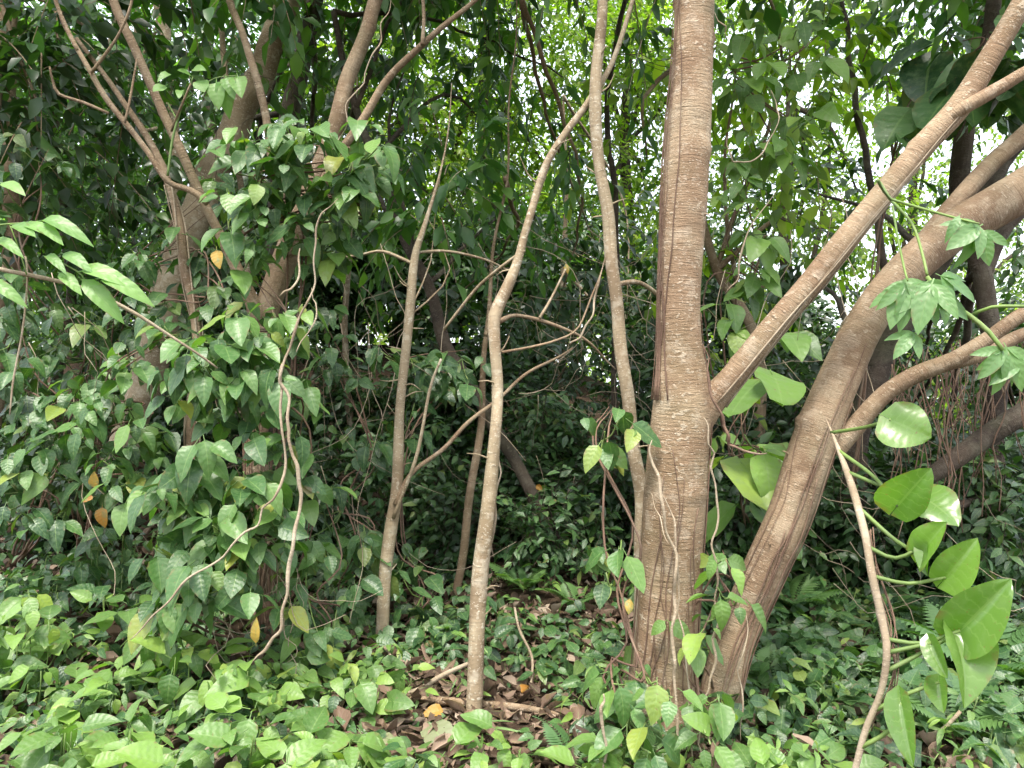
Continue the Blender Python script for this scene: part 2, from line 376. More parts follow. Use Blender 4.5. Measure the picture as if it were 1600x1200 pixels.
def frames(tip, normal):
    """rotation matrices with column Y = tip direction and Z near the normal"""
    Y = nrm(tip); X = nrm(np.cross(Y, normal)); Z = np.cross(X, Y)
    return np.stack([X, Y, Z], -1)
def scatter(tmpl, pos, R, size, rg):
    """merge many copies of one leaf shape"""
    V, Q, L = tmpl; n = len(pos); k = len(V)
    W_ = np.einsum('nij,kj->nki', R, V) * size[:, None, None] + pos[:, None]
    off = (np.arange(n) * k)[:, None, None]
    Qs = [(q[None] + off).reshape(-1, q.shape[1]) for q in (Q if isinstance(Q, list) else [Q])]
    rnd = np.repeat(rg.random(n), k)
    return W_.reshape(-1, 3), Qs, np.tile(L, (n, 1)), rnd
def scatter_obj(name, tmpl, pos, R, size, rg, mat, parent=None):
    V, Q, L, r = scatter(tmpl, pos, R, size, rg)
    return obj(name, mesh(name, V, Q, L, r), mat, parent)
_lm = {}
def leaf_mesh(key, tm, mat):
    k = (key, mat.name)
    if k not in _lm:
        V, Q, L = tm; me = mesh('leaf', V, Q, L); me.materials.append(mat); _lm[k] = me
    return _lm[k]
def leaf(parent, kind, tm_list, mat, pos, tip, normal, size, rg, name='leaf'):
    i = int(rg.integers(len(tm_list)))
    R = frames(np.asarray(tip, float), np.asarray(normal, float))
    M = Matrix.LocRotScale(Vector(pos), Matrix(R.tolist()), Vector((size * rg.uniform(.88, 1.12), size, size)))
    return obj(name, leaf_mesh((kind, i), tm_list[i], mat), None, parent, mw=M)

def tree(name, label, cat, base, stems, mat, group=None, part='trunk', sides=12, step=.05, lump=.08, seed=0, flare=None):
    """stems: list of (part name, pr rows, sides, lump, wob)"""
    t = thing(name, label, cat, base, group)
    for i, s in enumerate(stems):
        nm, pr = s[0], s[1]; sd_ = s[2] if len(s) > 2 else sides; lp = s[3] if len(s) > 3 else lump; wb = s[4] if len(s) > 4 else 0
        m_ = s[5] if len(s) > 5 else mat
        V, Q, L = tube(pr, sd_, step, lp, seed * 31 + i, wb, flare if i == 0 else None)
        obj(nm, mesh(nm, V, Q, L), m_, t)
    return t
def twig_leaves(rg, c, dirs, L, nl, size, droop=.5, spread=.8, jit=.35):
    """leaves in two ranks along many drooping twigs; returns pos, R, size and twig lines"""
    n = len(c); s = (np.arange(nl) + 1) / nl
    d = nrm(dirs)
    path = c[:, None] + d[:, None] * (L[:, None, None] * s[None, :, None]) - UP * (droop * L[:, None, None] * (s ** 2)[None, :, None] * .5)
    side = nrm(np.cross(d, UP) + 1e-3)
    sg = np.where(np.arange(nl) % 2, 1., -1.)[None, :, None]
    tip = d[:, None] * .6 + side[:, None] * sg * spread - UP * droop + rg.normal(0, jit, (n, nl, 3))
    nm = UP + rg.normal(0, .45, (n, nl, 3)) + np.array([0, -.25, 0])
    pos = path.reshape(-1, 3); R = frames(tip.reshape(-1, 3), nm.reshape(-1, 3))
    sz = size * rg.uniform(.65, 1.2, n * nl)
    return pos, R, sz, np.concatenate([c[:, None], path], 1)
def twig_mesh(paths, r):
    """thin three-sided twigs merged"""
    n, k, _ = paths.shape
    off = np.array([[1, 0, 0], [-.5, .87, .3], [-.5, -.87, -.3]]) * r
    tap = np.linspace(1, .35, k)[None, :, None, None]
    V = (paths[:, :, None] + off[None, None] * tap).reshape(-1, 3)
    b = (np.arange(n) * k * 3)[:, None, None]; i = (np.arange(k - 1) * 3)[None, :, None]; j = np.arange(3)[None, None]; j2 = (j + 1) % 3
    Q = np.stack(np.broadcast_arrays(b + i + j, b + i + j2, b + i + 3 + j2, b + i + 3 + j), -1).reshape(-1, 4)
    return V, Q, V * 1.0
def blob_points(rg, blobs, n):
    """random points in a set of ellipsoids (x,y,z,rx,ry,rz), denser towards the rim; also the outward direction"""
    b = np.array(blobs, float); vol = b[:, 3] * b[:, 4] * b[:, 5]
    k = rg.choice(len(b), n, p=vol / vol.sum())
    u = nrm(rg.normal(size=(n, 3))) * (rg.random(n) ** .45)[:, None]
    return b[k, :3] + u * b[k, 3:], u
def crown(t, rg, blobs, ntw, L, nl, size, mat, tmpl, droop=.5, bark=B_dark, twig_r=.006, name='crown'):
    c, u = blob_points(rg, blobs, ntw)
    d = u + rg.normal(0, .5, u.shape) + np.array([0, 0, .1])
    pos, R, sz, paths = twig_leaves(rg, c, d, L * rg.uniform(.6, 1.3, ntw), nl, size, droop)
    o = scatter_obj(name, tmpl, pos, R, sz, rg, mat, t); o['kind'] = 'stuff'
    V, Q, Lv = twig_mesh(paths, twig_r)
    o2 = obj('twigs', mesh('twigs', V, Q, Lv), bark); o2.parent = o; o2['kind'] = 'stuff'
    return o
def limbs(t, rg, start, blobs, r, mat):
    """a limb from the trunk into each leaf mass"""
    for b in blobs:
        a = np.array(start[int(rg.integers(len(start)))]); e = np.array(b[:3]); m = (a + e) / 2 + rg.normal(0, .15, 3) + UP * .1
        V, Q, Lv = tube(np.array([[*a, r], [*m, r * .7], [*e, r * .3]]), 6, .15, .08, int(rg.integers(1e6)), .015)
        obj('branch', mesh('branch', V, Q, Lv), mat, t)

# ------------------------------------------------------------------ near trees
def rooted(px, py, rows, d1=None, lean=0.0):
    """trunk rows whose first pixel stands on the ground; depth runs from the base depth to d1"""
    b = GP(px, py); d0 = b[1]; pr = pix(rows, d0, d1 if d1 else d0)
    under = pr[0].copy(); under[2] = min(pr[0][2], b[2]) - .12
    return b, np.vstack([under[None], pr])
# thick tan trunk
bA, prA = rooted(1040, 1140, [(1038, 1140, 122), (1036, 1075, 104), (1040, 1000, 95), (1047, 900, 94), (1053, 800, 95), (1060, 700, 93), (1066, 625, 90),
    (1062, 540, 70), (1061, 470, 65), (1065, 380, 68), (1070, 300, 71), (1076, 200, 69), (1082, 100, 63), (1085, 0, 61), (1088, -150, 57), (1080, -400, 46), (1095, -700, 34)])
dA = bA[1]
brA = pix([(1085, 665, 50), (1115, 622, 44), (1145, 588, 38), (1200, 520, 37), (1260, 450, 37), (1320, 375, 37), (1380, 302, 36), (1445, 225, 37), (1500, 165, 37), (1550, 85, 34), (1600, 0, 33), (1660, -110, 28), (1720, -260, 20)], dA, dA - .35)
br2 = pix([(1484, 186, 14), (1500, 172, 20), (1525, 158, 21), (1565, 135, 20), (1610, 108, 18), (1700, 60, 14)], dA - .25, dA - .35)
T_A = tree('tree', 'thick tan trunk with level cracks and a straight branch rising to the right', 'tree', bA,
    [('trunk', prA, 28, .035), ('branch', brA, 16, .05), ('branch', br2, 12, .05)], B_main, seed=1, step=.03, flare=(.28, .28, 5))
# stout trunk leaning right
bB, prB = rooted(1118, 1145, [(1118, 1145, 66), (1124, 1090, 62), (1148, 1000, 60), (1190, 900, 64), (1235, 800, 66), (1268, 700, 68), (1305, 605, 62), (1355, 500, 58), (1420, 420, 60),
    (1490, 362, 62), (1600, 296, 64), (1720, 210, 58), (1850, 60, 45), (1900, -150, 30)], GP(1118, 1145)[1] + .25)
dB = bB[1]
lB = pix([(1300, 705, 36), (1335, 668, 30), (1380, 618, 28), (1430, 586, 28), (1490, 562, 26), (1545, 528, 22), (1600, 490, 22), (1700, 440, 18)], dB + .1, dB - .1)
lB2 = pix([(1480, 568, 24), (1530, 556, 20), (1600, 522, 20), (1700, 490, 16)], dB + .02, dB + .2)
lB3 = pix([(1420, 425, 30), (1450, 370, 28), (1500, 310, 28), (1550, 255, 27), (1600, 210, 26), (1700, 110, 20), (1760, -50, 14)], dB + .25, dB + .5)
T_B = tree('tree', 'stout reddish trunk leaning far to the right beside the thick tan trunk', 'tree', bB,
    [('trunk', prB, 22, .05), ('branch', lB, 12, .06), ('branch', lB2, 10, .05), ('branch', lB3, 12, .05)], B_red, seed=2, step=.03, flare=(.2, .2, 4))
# slender trunk hugging the left of the tan trunk
bC, prC = rooted(1003, 1085, [(1004, 1085, 26), (1003, 960, 25), (1004, 860, 25), (1004, 790, 24), (990, 700, 21), (977, 600, 21), (966, 500, 20), (958, 420, 20), (951, 350, 20), (936, 250, 18), (929, 175, 20), (936, 80, 18), (942, 0, 16), (955, -200, 12), (950, -450, 7)])
cC = pix([(966, 505, 8), (1000, 470, 7), (1032, 462, 6)], bC[1], bC[1] + .25)
T_C = tree('sapling', 'slender grey-brown stem rising close against the left of the thick tan trunk', 'sapling', bC, [('trunk', prC, 14, .07, .006), ('branch', pix([(960, 445, 9), (1000, 442, 7), (1040, 470, 7), (1080, 500, 5)], bC[1], bC[1] + .5), 8)], B_pale, seed=3, step=.04)
# pale kinked sapling in the middle
bD, prD = rooted(740, 1120, [(740, 1120, 25), (744, 1000, 25), (751, 900, 26), (763, 790, 23), (773, 680, 19), (777, 600, 18), (774, 530, 19), (774, 492, 21), (792, 450, 18), (810, 405, 14), (824, 350, 12), (850, 265, 12), (885, 205, 11), (918, 162, 10), (960, 90, 8), (1000, -40, 6)], GP(740, 1120)[1] + .35)
dD = bD[1]
T_D = tree('sapling', 'pale kinked sapling standing alone at the centre on the leaf litter', 'sapling', bD, [('trunk', prD, 14, .09, .007),
    ('branch', pix([(778, 503, 9), (803, 494, 6), (845, 500, 6), (885, 517, 5), (925, 540, 4), (965, 575, 2)], dD + .15, dD + .6), 8, .12, .01, B_red),
    ('branch', pix([(785, 550, 5), (825, 545, 4), (870, 532, 4), (905, 510, 3), (930, 450, 3), (945, 405, 2)], dD + .15, dD + .4), 7, .12, .01, B_red),
    ('branch', pix([(843, 497, 5), (862, 465, 4), (884, 420, 3)], dD + .3, dD + .4), 6),
    ('branch', pix([(818, 392, 6), (780, 420, 5), (740, 455, 5), (695, 515, 4)], dD + .2, dD + .5), 6, .08, .006)], B_pale, seed=4, step=.04, flare=(.07, .35, 4))
# straight sapling left of it
bE, prE = rooted(596, 1008, [(596, 1008, 21), (603, 900, 20), (611, 830, 20), (620, 760, 18), (624, 650, 15), (630, 580, 15), (639, 490, 15), (650, 405, 12), (667, 350, 7), (684, 280, 4), (698, 200, 2.5), (706, 130, 1.2)], GP(596, 1008)[1] + .2)
dE = bE[1]
T_E = tree('sapling', 'straight thin brown sapling left of the pale kinked one', 'sapling', bE, [('trunk', prE, 12, .08, .008),
    ('branch', pix([(617, 790, 9), (650, 735, 7), (700, 690, 7), (760, 635, 6), (830, 583, 5), (895, 545, 3)], dE, dE + .5), 8, .12, .012, B_red),
    ('branch', pix([(615, 810, 6), (648, 720, 6), (672, 610, 5), (690, 560, 4)], dE, dE - .1), 6, .05, .01),
    ('branch', pix([(648, 412, 6), (600, 392, 5), (560, 400, 4), (500, 408, 3)], dE + .15, dE + .3), 6, .05, .006),
    ('branch', pix([(645, 395, 5), (700, 393, 4), (760, 405, 4), (800, 425, 2)], dE + .15, dE + .4), 6, .05, .006)], B_pale, seed=5, step=.04, flare=(.07, .3, 4))
# dark trunk leaning left behind them
bF, prF = rooted(872, 885, [(872, 885, 24), (850, 815, 22), (822, 755, 21), (790, 695, 20), (740, 612, 19), (697, 538, 21), (668, 445, 18), (625, 355, 17), (585, 245, 14), (555, 170, 12), (520, 20, 9)], GP(872, 885)[1] + .3)
dF = bF[1]
T_F = tree('tree', 'dark slim trunk leaning left behind the two saplings', 'tree', bF, [('trunk', prF, 12, .08, .01)], B_dark, seed=6)
# big pale leaning trunk at the left
bG, prG = rooted(120, 840, [(120, 840, 52), (150, 785, 50), (190, 705, 48), (228, 600, 48), (255, 490, 54), (280, 405, 50), (315, 310, 46), (365, 205, 45), (415, 95, 40), (455, -20, 37), (480, -200, 28), (470, -400, 16)], GP(120, 840)[1] - .2)
dG = bG[1]
T_G = tree('tree', 'mottled pale brown trunk leaning right behind the climber leaves at the left', 'tree', bG, [('trunk', prG, 18, .06, .01)], B_pale, seed=7, flare=(.2, .2, 4))
# many-stemmed tree wrapped in climbers
bH, prH = rooted(418, 985, [(418, 985, 46), (410, 880, 40), (402, 760, 37), (400, 640, 36), (408, 520, 36), (438, 430, 38), (470, 335, 33), (515, 225, 26), (545, 120, 24), (577, 30, 22), (600, -60, 20), (610, -300, 12)], GP(418, 985)[1] + .1)
dH = bH[1]
T_H = tree('tree', 'reddish tree forking into several bare limbs above a sleeve of climber leaves', 'tree', bH, [('trunk', prH, 18, .07, .008),
    ('branch', pix([(480, 330, 18), (515, 265, 15), (548, 215, 13), (600, 132, 12), (655, 72, 10), (735, 8, 7), (800, -60, 5)], dH + .05, dH - .1), 10, .05, .006),
    ('branch', pix([(660, 70, 7), (662, 20, 6), (655, -60, 5)], dH - .1, dH), 6),
    ('branch', pix([(408, 500, 26), (380, 440, 20), (345, 370, 15), (318, 315, 14), (285, 240, 14), (245, 155, 13), (210, 75, 13), (175, -10, 13), (150, -150, 9)], dH, dH - .4), 12, .07, .006),
    ('branch', pix([(325, 318, 12), (298, 297, 10), (262, 282, 9), (232, 240, 9), (198, 195, 9), (165, 152, 9), (140, 110, 8), (112, 60, 7), (88, 5, 6), (70, -60, 5)], dH - .3, dH - .45), 9, .06, .005),
    ('branch', pix([(170, 178, 5), (130, 160, 5), (92, 146, 5), (82, 125, 4), (77, 103, 3)], dH - .4, dH - .5), 7, .06, .003),
    ('branch', pix([(142, 113, 5), (165, 85, 5), (185, 55, 4), (203, 10, 4), (212, -40, 3)], dH - .42, dH - .5), 7, .06, .004),
    ('branch', pix([(120, 80, 5), (104, 50, 5), (93, 20, 4), (86, -20, 4)], dH - .42, dH - .35), 7, .06, .004),
    ('branch', pix([(196, 192, 4), (205, 150, 4), (214, 92, 3)], dH - .42, dH - .4), 6, .05, .004),
    ('branch', pix([(452, 400, 16), (441, 320, 13), (426, 250, 13), (415, 185, 12), (402, 125, 12), (380, 55, 11), (356, -5, 11), (330, -120, 8)], dH - .05, dH - .25), 10, .06, .005),
    ('branch', pix([(268, 205, 4), (280, 175, 4), (298, 130, 3)], dH - .38, dH - .5), 6, .05, .003)], B_red, seed=8, step=.035, flare=(.25, .25, 4))
# stem with coiled vines further left
bS, prS = rooted(322, 960, [(322, 960, 30), (312, 880, 26), (305, 780, 24), (300, 700, 20), (305, 620, 17), (312, 560, 16), (304, 490, 16), (290, 420, 15), (278, 345, 13), (258, 275, 11), (225, 205, 10), (180, 140, 8), (120, 60, 6)], GP(322, 960)[1] + .1)
T_S = tree('sapling', 'thin stem wound with pale vines between the leaning trunk and the forked tree', 'sapling', bS, [('trunk', prS, 12, .08, .008)], B_red, seed=9)
for k in range(3):
    rgk = np.random.default_rng(900 + k); c = catmull(prS, .03); n = len(c); s = np.arange(n) * .03
    ph = k * 2.1 + s * (3.0 + k)
    rr = c[:, 3] + .006
    q = np.column_stack([c[:, 0] + np.cos(ph) * rr, c[:, 1] + np.sin(ph) * rr, c[:, 2], np.full(n, .0055 - .001 * k)])[4:int(n * .72)]
    V, Q, L = tube(q[::2], 6, .03, .1, 90 + k, .004); obj('vine', mesh('vine', V, Q, L), B_vine, T_S)
# trunk at the left edge of the picture
bI, prI = rooted(-40, 830, [(-40, 830, 30), (-10, 640, 28), (2, 500, 26), (22, 375, 24), (20, 320, 25), (12, 200, 27), (6, 90, 28), (4, 0, 28), (0, -200, 22), (10, -420, 12)])
T_I = tree('tree', 'brown trunk at the far left edge with lichen patches', 'tree', bI, [('trunk', prI, 14, .07, .01)], B_red, seed=10)

def stubs(t, pr, n, seed, mat, lo=.1, hi=.9, ln=(.03, .12)):
    """broken twigs standing off a stem"""
    g_ = np.random.default_rng(seed); c = catmull(pr, .04)
    for k in range(n):
        i = int(g_.uniform(lo, hi) * (len(c) - 1)); p, r = c[i, :3], c[i, 3]
        d = nrm(np.array([g_.choice([-1, 1]) * g_.uniform(.6, 1), g_.normal(0, .5), g_.uniform(-.2, .9)])); L_ = g_.uniform(*ln)
        q = np.array([[*(p + d * r * .6), .0045], [*(p + d * (r + L_ * .5)), .0035], [*(p + d * (r + L_) + g_.normal(0, L_ * .2, 3)), .0012]])
        V, Q, L = tube(q, 6, .02, .1, seed + k); obj('twig', mesh('twig', V, Q, L), mat, t)
stubs(T_D, prD, 9, 2001, B_pale); stubs(T_E, prE, 9, 2020, B_pale); stubs(T_C, prC, 8, 2040, B_pale); stubs(T_H, prH, 8, 2060, B_red, .4, .9)
stubs(T_F, prF, 10, 2080, B_dark, ln=(.1, .35)); stubs(T_A, prA, 5, 2100, B_main, .3, .8, (.02, .05)); stubs(T_B, prB, 5, 2110, B_red, .2, .7, (.02, .06)); stubs(T_G, prG, 5, 2120, B_pale, .3, .9)
# further trunks among the foliage
def far_trunk(label, px, py, rows, mat, seed, d1=None, name='tree', cat='tree', extra=()):
    b, pr = rooted(px, py, rows, d1)
    return tree(name, label, cat, b, [('trunk', pr, 10, .07, .012)] + list(extra), mat, seed=seed, step=.08), b, pr
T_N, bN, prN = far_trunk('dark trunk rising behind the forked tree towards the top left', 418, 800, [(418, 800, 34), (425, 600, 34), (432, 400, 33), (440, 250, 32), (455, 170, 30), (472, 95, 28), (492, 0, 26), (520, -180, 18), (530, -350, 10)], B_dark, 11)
T_J, bJ, prJ = far_trunk('straight pale grey trunk far back at the top left', 275, 690, [(275, 690, 20), (275, 400, 20), (270, 200, 19), (262, 100, 18), (250, 0, 17), (240, -200, 12)], B_pale, 12)
T_K, bK, prK = far_trunk('thin grey sapling on the dark bank left of the straight sapling', 556, 742, [(556, 742, 13), (552, 690, 12), (543, 620, 11), (538, 560, 10), (540, 500, 9), (545, 400, 8), (552, 250, 5), (560, 100, 2)], B_pale, 13, name='sapling', cat='sapling')
T_K2, bK2, prK2 = far_trunk('thin dim stem behind the pale kinked sapling', 712, 935, [(712, 935, 14), (722, 860, 13), (738, 760, 13), (752, 640, 11), (760, 520, 8), (768, 420, 6), (790, 280, 4), (800, 120, 3), (810, -20, 2)], B_red, 14, name='sapling', cat='sapling')
T_K3, bK3, prK3 = far_trunk('short pale stem in the dark hollow right of the kinked sapling', 872, 715, [(872, 715, 12), (873, 640, 12), (878, 560, 10), (880, 420, 8), (885, 300, 6), (880, 150, 3)], B_pale, 15, name='sapling', cat='sapling')
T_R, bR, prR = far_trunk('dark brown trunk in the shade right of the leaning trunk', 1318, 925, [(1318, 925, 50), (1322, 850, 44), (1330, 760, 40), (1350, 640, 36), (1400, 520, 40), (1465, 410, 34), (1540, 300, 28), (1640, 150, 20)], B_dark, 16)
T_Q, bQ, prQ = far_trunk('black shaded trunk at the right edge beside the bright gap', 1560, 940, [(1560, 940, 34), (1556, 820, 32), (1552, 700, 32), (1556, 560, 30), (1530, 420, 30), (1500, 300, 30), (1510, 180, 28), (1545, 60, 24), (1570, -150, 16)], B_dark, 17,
    extra=[('branch', None)][:0])
lQ = pix([(1380, 790, 8), (1430, 760, 18), (1475, 730, 28), (1530, 690, 32), (1600, 645, 34), (1720, 580, 34)], bQ[1] - 1.0)
V, Q, L = tube(lQ, 12, .08, .08, 170, .01); obj('branch', mesh('branch', V, Q, L), B_dark, T_Q)
lQ = pix([(1556, 760, 16), (1520, 780, 14), (1480, 800, 12), (1460, 830, 9)], bQ[1] - .1, bQ[1] - .8)
V, Q, L = tube(lQ, 8, .08, .08, 171, .01); obj('branch', mesh('branch', V, Q, L), B_dark, T_Q)
lQ = pix([(1535, 440, 24), (1560, 370, 22), (1600, 330, 20), (1680, 260, 16)], bQ[1], bQ[1])
V, Q, L = tube(lQ, 8, .08, .08, 172, .01); obj('branch', mesh('branch', V, Q, L), B_dark, T_Q)
T_X, bX, prX = far_trunk('slim leaning brown trunk glimpsed between the tan trunk and its branch', 1175, 860, [(1175, 860, 20), (1180, 760, 19), (1190, 600, 18), (1180, 530, 17), (1150, 470, 15), (1120, 420, 14), (1090, 300, 12), (1060, 100, 10), (1050, -100, 7)], B_red, 18)
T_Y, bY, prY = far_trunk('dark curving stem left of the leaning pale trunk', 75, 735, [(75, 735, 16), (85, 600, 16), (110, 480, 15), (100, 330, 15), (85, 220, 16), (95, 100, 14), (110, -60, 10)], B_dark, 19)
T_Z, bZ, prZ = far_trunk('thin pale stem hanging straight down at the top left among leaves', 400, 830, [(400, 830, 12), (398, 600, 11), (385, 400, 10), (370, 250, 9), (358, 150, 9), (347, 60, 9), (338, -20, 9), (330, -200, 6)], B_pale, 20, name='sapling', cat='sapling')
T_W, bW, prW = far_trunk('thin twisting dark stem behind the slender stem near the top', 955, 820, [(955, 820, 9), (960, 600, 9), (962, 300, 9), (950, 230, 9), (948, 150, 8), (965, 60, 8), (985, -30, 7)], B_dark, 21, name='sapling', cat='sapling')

# ------------------------------------------------------------------ crowns and forest behind
def ell(px, py, d, rx, ry, rz): return (*P(px, py, d), rx, ry, rz)
rg = np.random.default_rng(11)
def add_crown(t, pr, blobs, ntw, L, nl, size, mat, tm, droop=.5, r=.03, bark=B_dark, seed=0):
    g_ = np.random.default_rng(seed)
    limbs(t, g_, [p[:3] for p in (pr[-3:] if seed <= 106 else pr[len(pr) // 2:])], blobs, r, bark)
    crown(t, g_, blobs, ntw, L, nl, size, mat, tm, droop, bark)
# crowns of the near trees: mostly unseen above the picture, set low and dense to shade the interior; their skirts hang into its top
add_crown(T_A, prA, [(1.0, 4.2, 5.3, 1.3, 1.2, .8), (2.2, 4.1, 5.0, 1.2, 1.2, .8), (.2, 4.7, 5.6, 1.2, 1.2, .8), (1.2, 5.8, 6.2, 1.4, 1.2, .9), (-.6, 5.2, 6.0, 1.4, 1.2, .8), (2.6, 5.6, 6.0, 1.3, 1.2, .8)], 560, .55, 10, .20, M_mid, L_small, .7, .035, B_main, 101)
add_crown(T_B, prB, [(3.2, 4.0, 4.4, 1.1, 1.2, .8), (3.6, 5.2, 5.0, 1.3, 1.3, .9), (3.2, 5.4, 3.9, .9, .9, .6)], 180, .5, 9, .17, M_mid, L_small, .6, .03, B_red, 102)
add_crown(T_G, prG, [(-1.6, 5.5, 5.0, 1.3, 1.2, .9), (-2.6, 5.2, 4.6, 1.2, 1.1, .8), (-1.0, 6.4, 5.8, 1.4, 1.2, .9)], 260, .5, 10, .17, M_mid, L_small, .6, .03, B_pale, 103)
add_crown(T_H, prH, [(-.7, 4.6, 4.9, 1.1, 1.0, .7), (-1.9, 4.3, 4.5, 1.1, 1.0, .7), (.1, 5.0, 5.2, 1.1, 1.0, .7)], 220, .5, 9, .14, M_mid, L_small, .6, .025, B_red, 104)
add_crown(T_I, prI, [(-3.6, 4.6, 4.2, 1.2, 1.2, 1.0), (-3.7, 5.4, 3.2, .9, .9, .8), ell(90, 60, 5.4, .7, .6, .5), ell(170, 60, 5.2, .5, .5, .5), ell(60, 170, 5.0, .5, .5, .5)], 230, .5, 9, .16, M_dark, L_small, .5, .03, B_red, 105)
add_crown(T_C, prC, [(.5, 4.2, 4.2, .8, .8, .5)], 30, .5, 9, .15, M_mid, L_long, .9, .012, B_pale, 106)
add_crown(T_E, prE, [ell(690, 250, 4.8, .35, .3, .25), ell(660, 330, 4.7, .25, .3, .15)], 22, .35, 8, .15, M_mid, L_small, .8, .006, B_pale, 116)
# dark drooping foliage in the top middle, hung before the bright canopy
add_crown(T_F, prF, [ell(640, 90, 6.0, .8, .6, .6), ell(760, 200, 6.2, .75, .6, .7), ell(880, 120, 6.0, .7, .6, .7), ell(700, 330, 6.5, .7, .5, .45), ell(620, 300, 6.5, .5, .5, .5), ell(820, 300, 6.6, .5, .4, .4), ell(720, -80, 6.0, 1.2, .9, .5)], 100, .5, 10, .19, M_mid, L_long, .9, .02, B_dark, 107)
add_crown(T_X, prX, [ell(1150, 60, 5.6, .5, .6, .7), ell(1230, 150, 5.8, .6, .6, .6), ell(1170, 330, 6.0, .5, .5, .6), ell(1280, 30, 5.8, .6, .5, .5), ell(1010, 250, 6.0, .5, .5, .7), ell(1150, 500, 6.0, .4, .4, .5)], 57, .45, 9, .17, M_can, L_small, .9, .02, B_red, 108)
# inner trees: dim foliage from the ridge up to the top, left; unseen masses above roof out sky light
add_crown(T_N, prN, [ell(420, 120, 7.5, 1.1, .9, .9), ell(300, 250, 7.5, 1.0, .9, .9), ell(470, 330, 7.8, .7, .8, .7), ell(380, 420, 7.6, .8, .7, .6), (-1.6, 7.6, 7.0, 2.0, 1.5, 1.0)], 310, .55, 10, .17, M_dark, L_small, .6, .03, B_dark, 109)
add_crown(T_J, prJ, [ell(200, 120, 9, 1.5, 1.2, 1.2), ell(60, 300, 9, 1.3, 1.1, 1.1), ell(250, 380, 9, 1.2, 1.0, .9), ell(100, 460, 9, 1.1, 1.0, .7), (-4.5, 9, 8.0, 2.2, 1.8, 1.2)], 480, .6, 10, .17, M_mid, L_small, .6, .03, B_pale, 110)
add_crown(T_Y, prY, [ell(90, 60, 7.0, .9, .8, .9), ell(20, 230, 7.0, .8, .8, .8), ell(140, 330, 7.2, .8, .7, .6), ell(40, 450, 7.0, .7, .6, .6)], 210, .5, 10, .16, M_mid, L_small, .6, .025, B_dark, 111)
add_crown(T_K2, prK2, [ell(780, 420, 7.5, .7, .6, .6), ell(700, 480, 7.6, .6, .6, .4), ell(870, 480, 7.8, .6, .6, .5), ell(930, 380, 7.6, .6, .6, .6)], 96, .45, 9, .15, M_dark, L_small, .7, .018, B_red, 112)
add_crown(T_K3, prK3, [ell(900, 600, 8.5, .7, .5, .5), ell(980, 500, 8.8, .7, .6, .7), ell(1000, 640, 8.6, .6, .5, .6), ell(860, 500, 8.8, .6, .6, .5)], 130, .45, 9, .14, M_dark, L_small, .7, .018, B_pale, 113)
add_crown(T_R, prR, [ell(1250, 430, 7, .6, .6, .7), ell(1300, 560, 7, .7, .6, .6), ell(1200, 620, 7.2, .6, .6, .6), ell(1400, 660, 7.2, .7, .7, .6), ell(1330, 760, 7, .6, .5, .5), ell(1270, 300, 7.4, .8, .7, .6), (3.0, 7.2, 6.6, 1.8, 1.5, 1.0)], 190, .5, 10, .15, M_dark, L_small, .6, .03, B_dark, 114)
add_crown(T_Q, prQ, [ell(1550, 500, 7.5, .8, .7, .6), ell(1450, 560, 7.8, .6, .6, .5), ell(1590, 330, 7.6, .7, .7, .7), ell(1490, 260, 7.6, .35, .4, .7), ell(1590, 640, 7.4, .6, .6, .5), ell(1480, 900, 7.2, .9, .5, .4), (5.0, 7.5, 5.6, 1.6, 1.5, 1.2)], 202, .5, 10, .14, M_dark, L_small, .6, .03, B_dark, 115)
# trees beyond the ridge whose crowns catch the light, most with leaf colour lightened to look sunlit
far_specs = [
    ('broad sunlit tree beyond the ridge behind the top middle', 12.5, 760, [(720, 130), (600, 60), (860, 60), (700, 300), (850, 260), (740, -80), (560, 220)], 1.7),
    ('sunlit tree beyond the ridge between the two slim stems near the top', 13.5, 980, [(980, 120), (1010, 300), (930, 420), (1080, 60), (960, -60)], 1.6),
    ('sunlit tree behind the thick trunk and its straight branch', 13.0, 1230, [(1200, 200), (1300, 120), (1250, 350), (1180, 470), (1340, 300), (1240, -30)], 1.5),
    ('airy yellow-green tree at the top right against the white sky', 15.0, 1430, [(1420, 170), (1380, 60), (1480, 330), (1400, 420), (1550, 60)], 1.3),
    ('pale green tree beyond the right edge behind the leaning trunk', 14.0, 1640, [(1600, 420), (1560, 200), (1640, 580), (1500, 500)], 1.3),
    ('dim tree beyond the ridge behind the pale leaning trunk', 12.5, 330, [(330, 100), (220, 300), (420, 260), (300, 430), (150, 120), (480, 60)], 1.7),
    ('dim tree beyond the ridge at the far left', 13.0, 30, [(40, 80), (-60, 260), (100, 260), (40, 430), (-100, 60)], 1.7),
    ('green tree beyond the ridge low behind the saplings', 12.0, 620, [(560, 420), (680, 430), (480, 330), (800, 440)], 1.2),
]
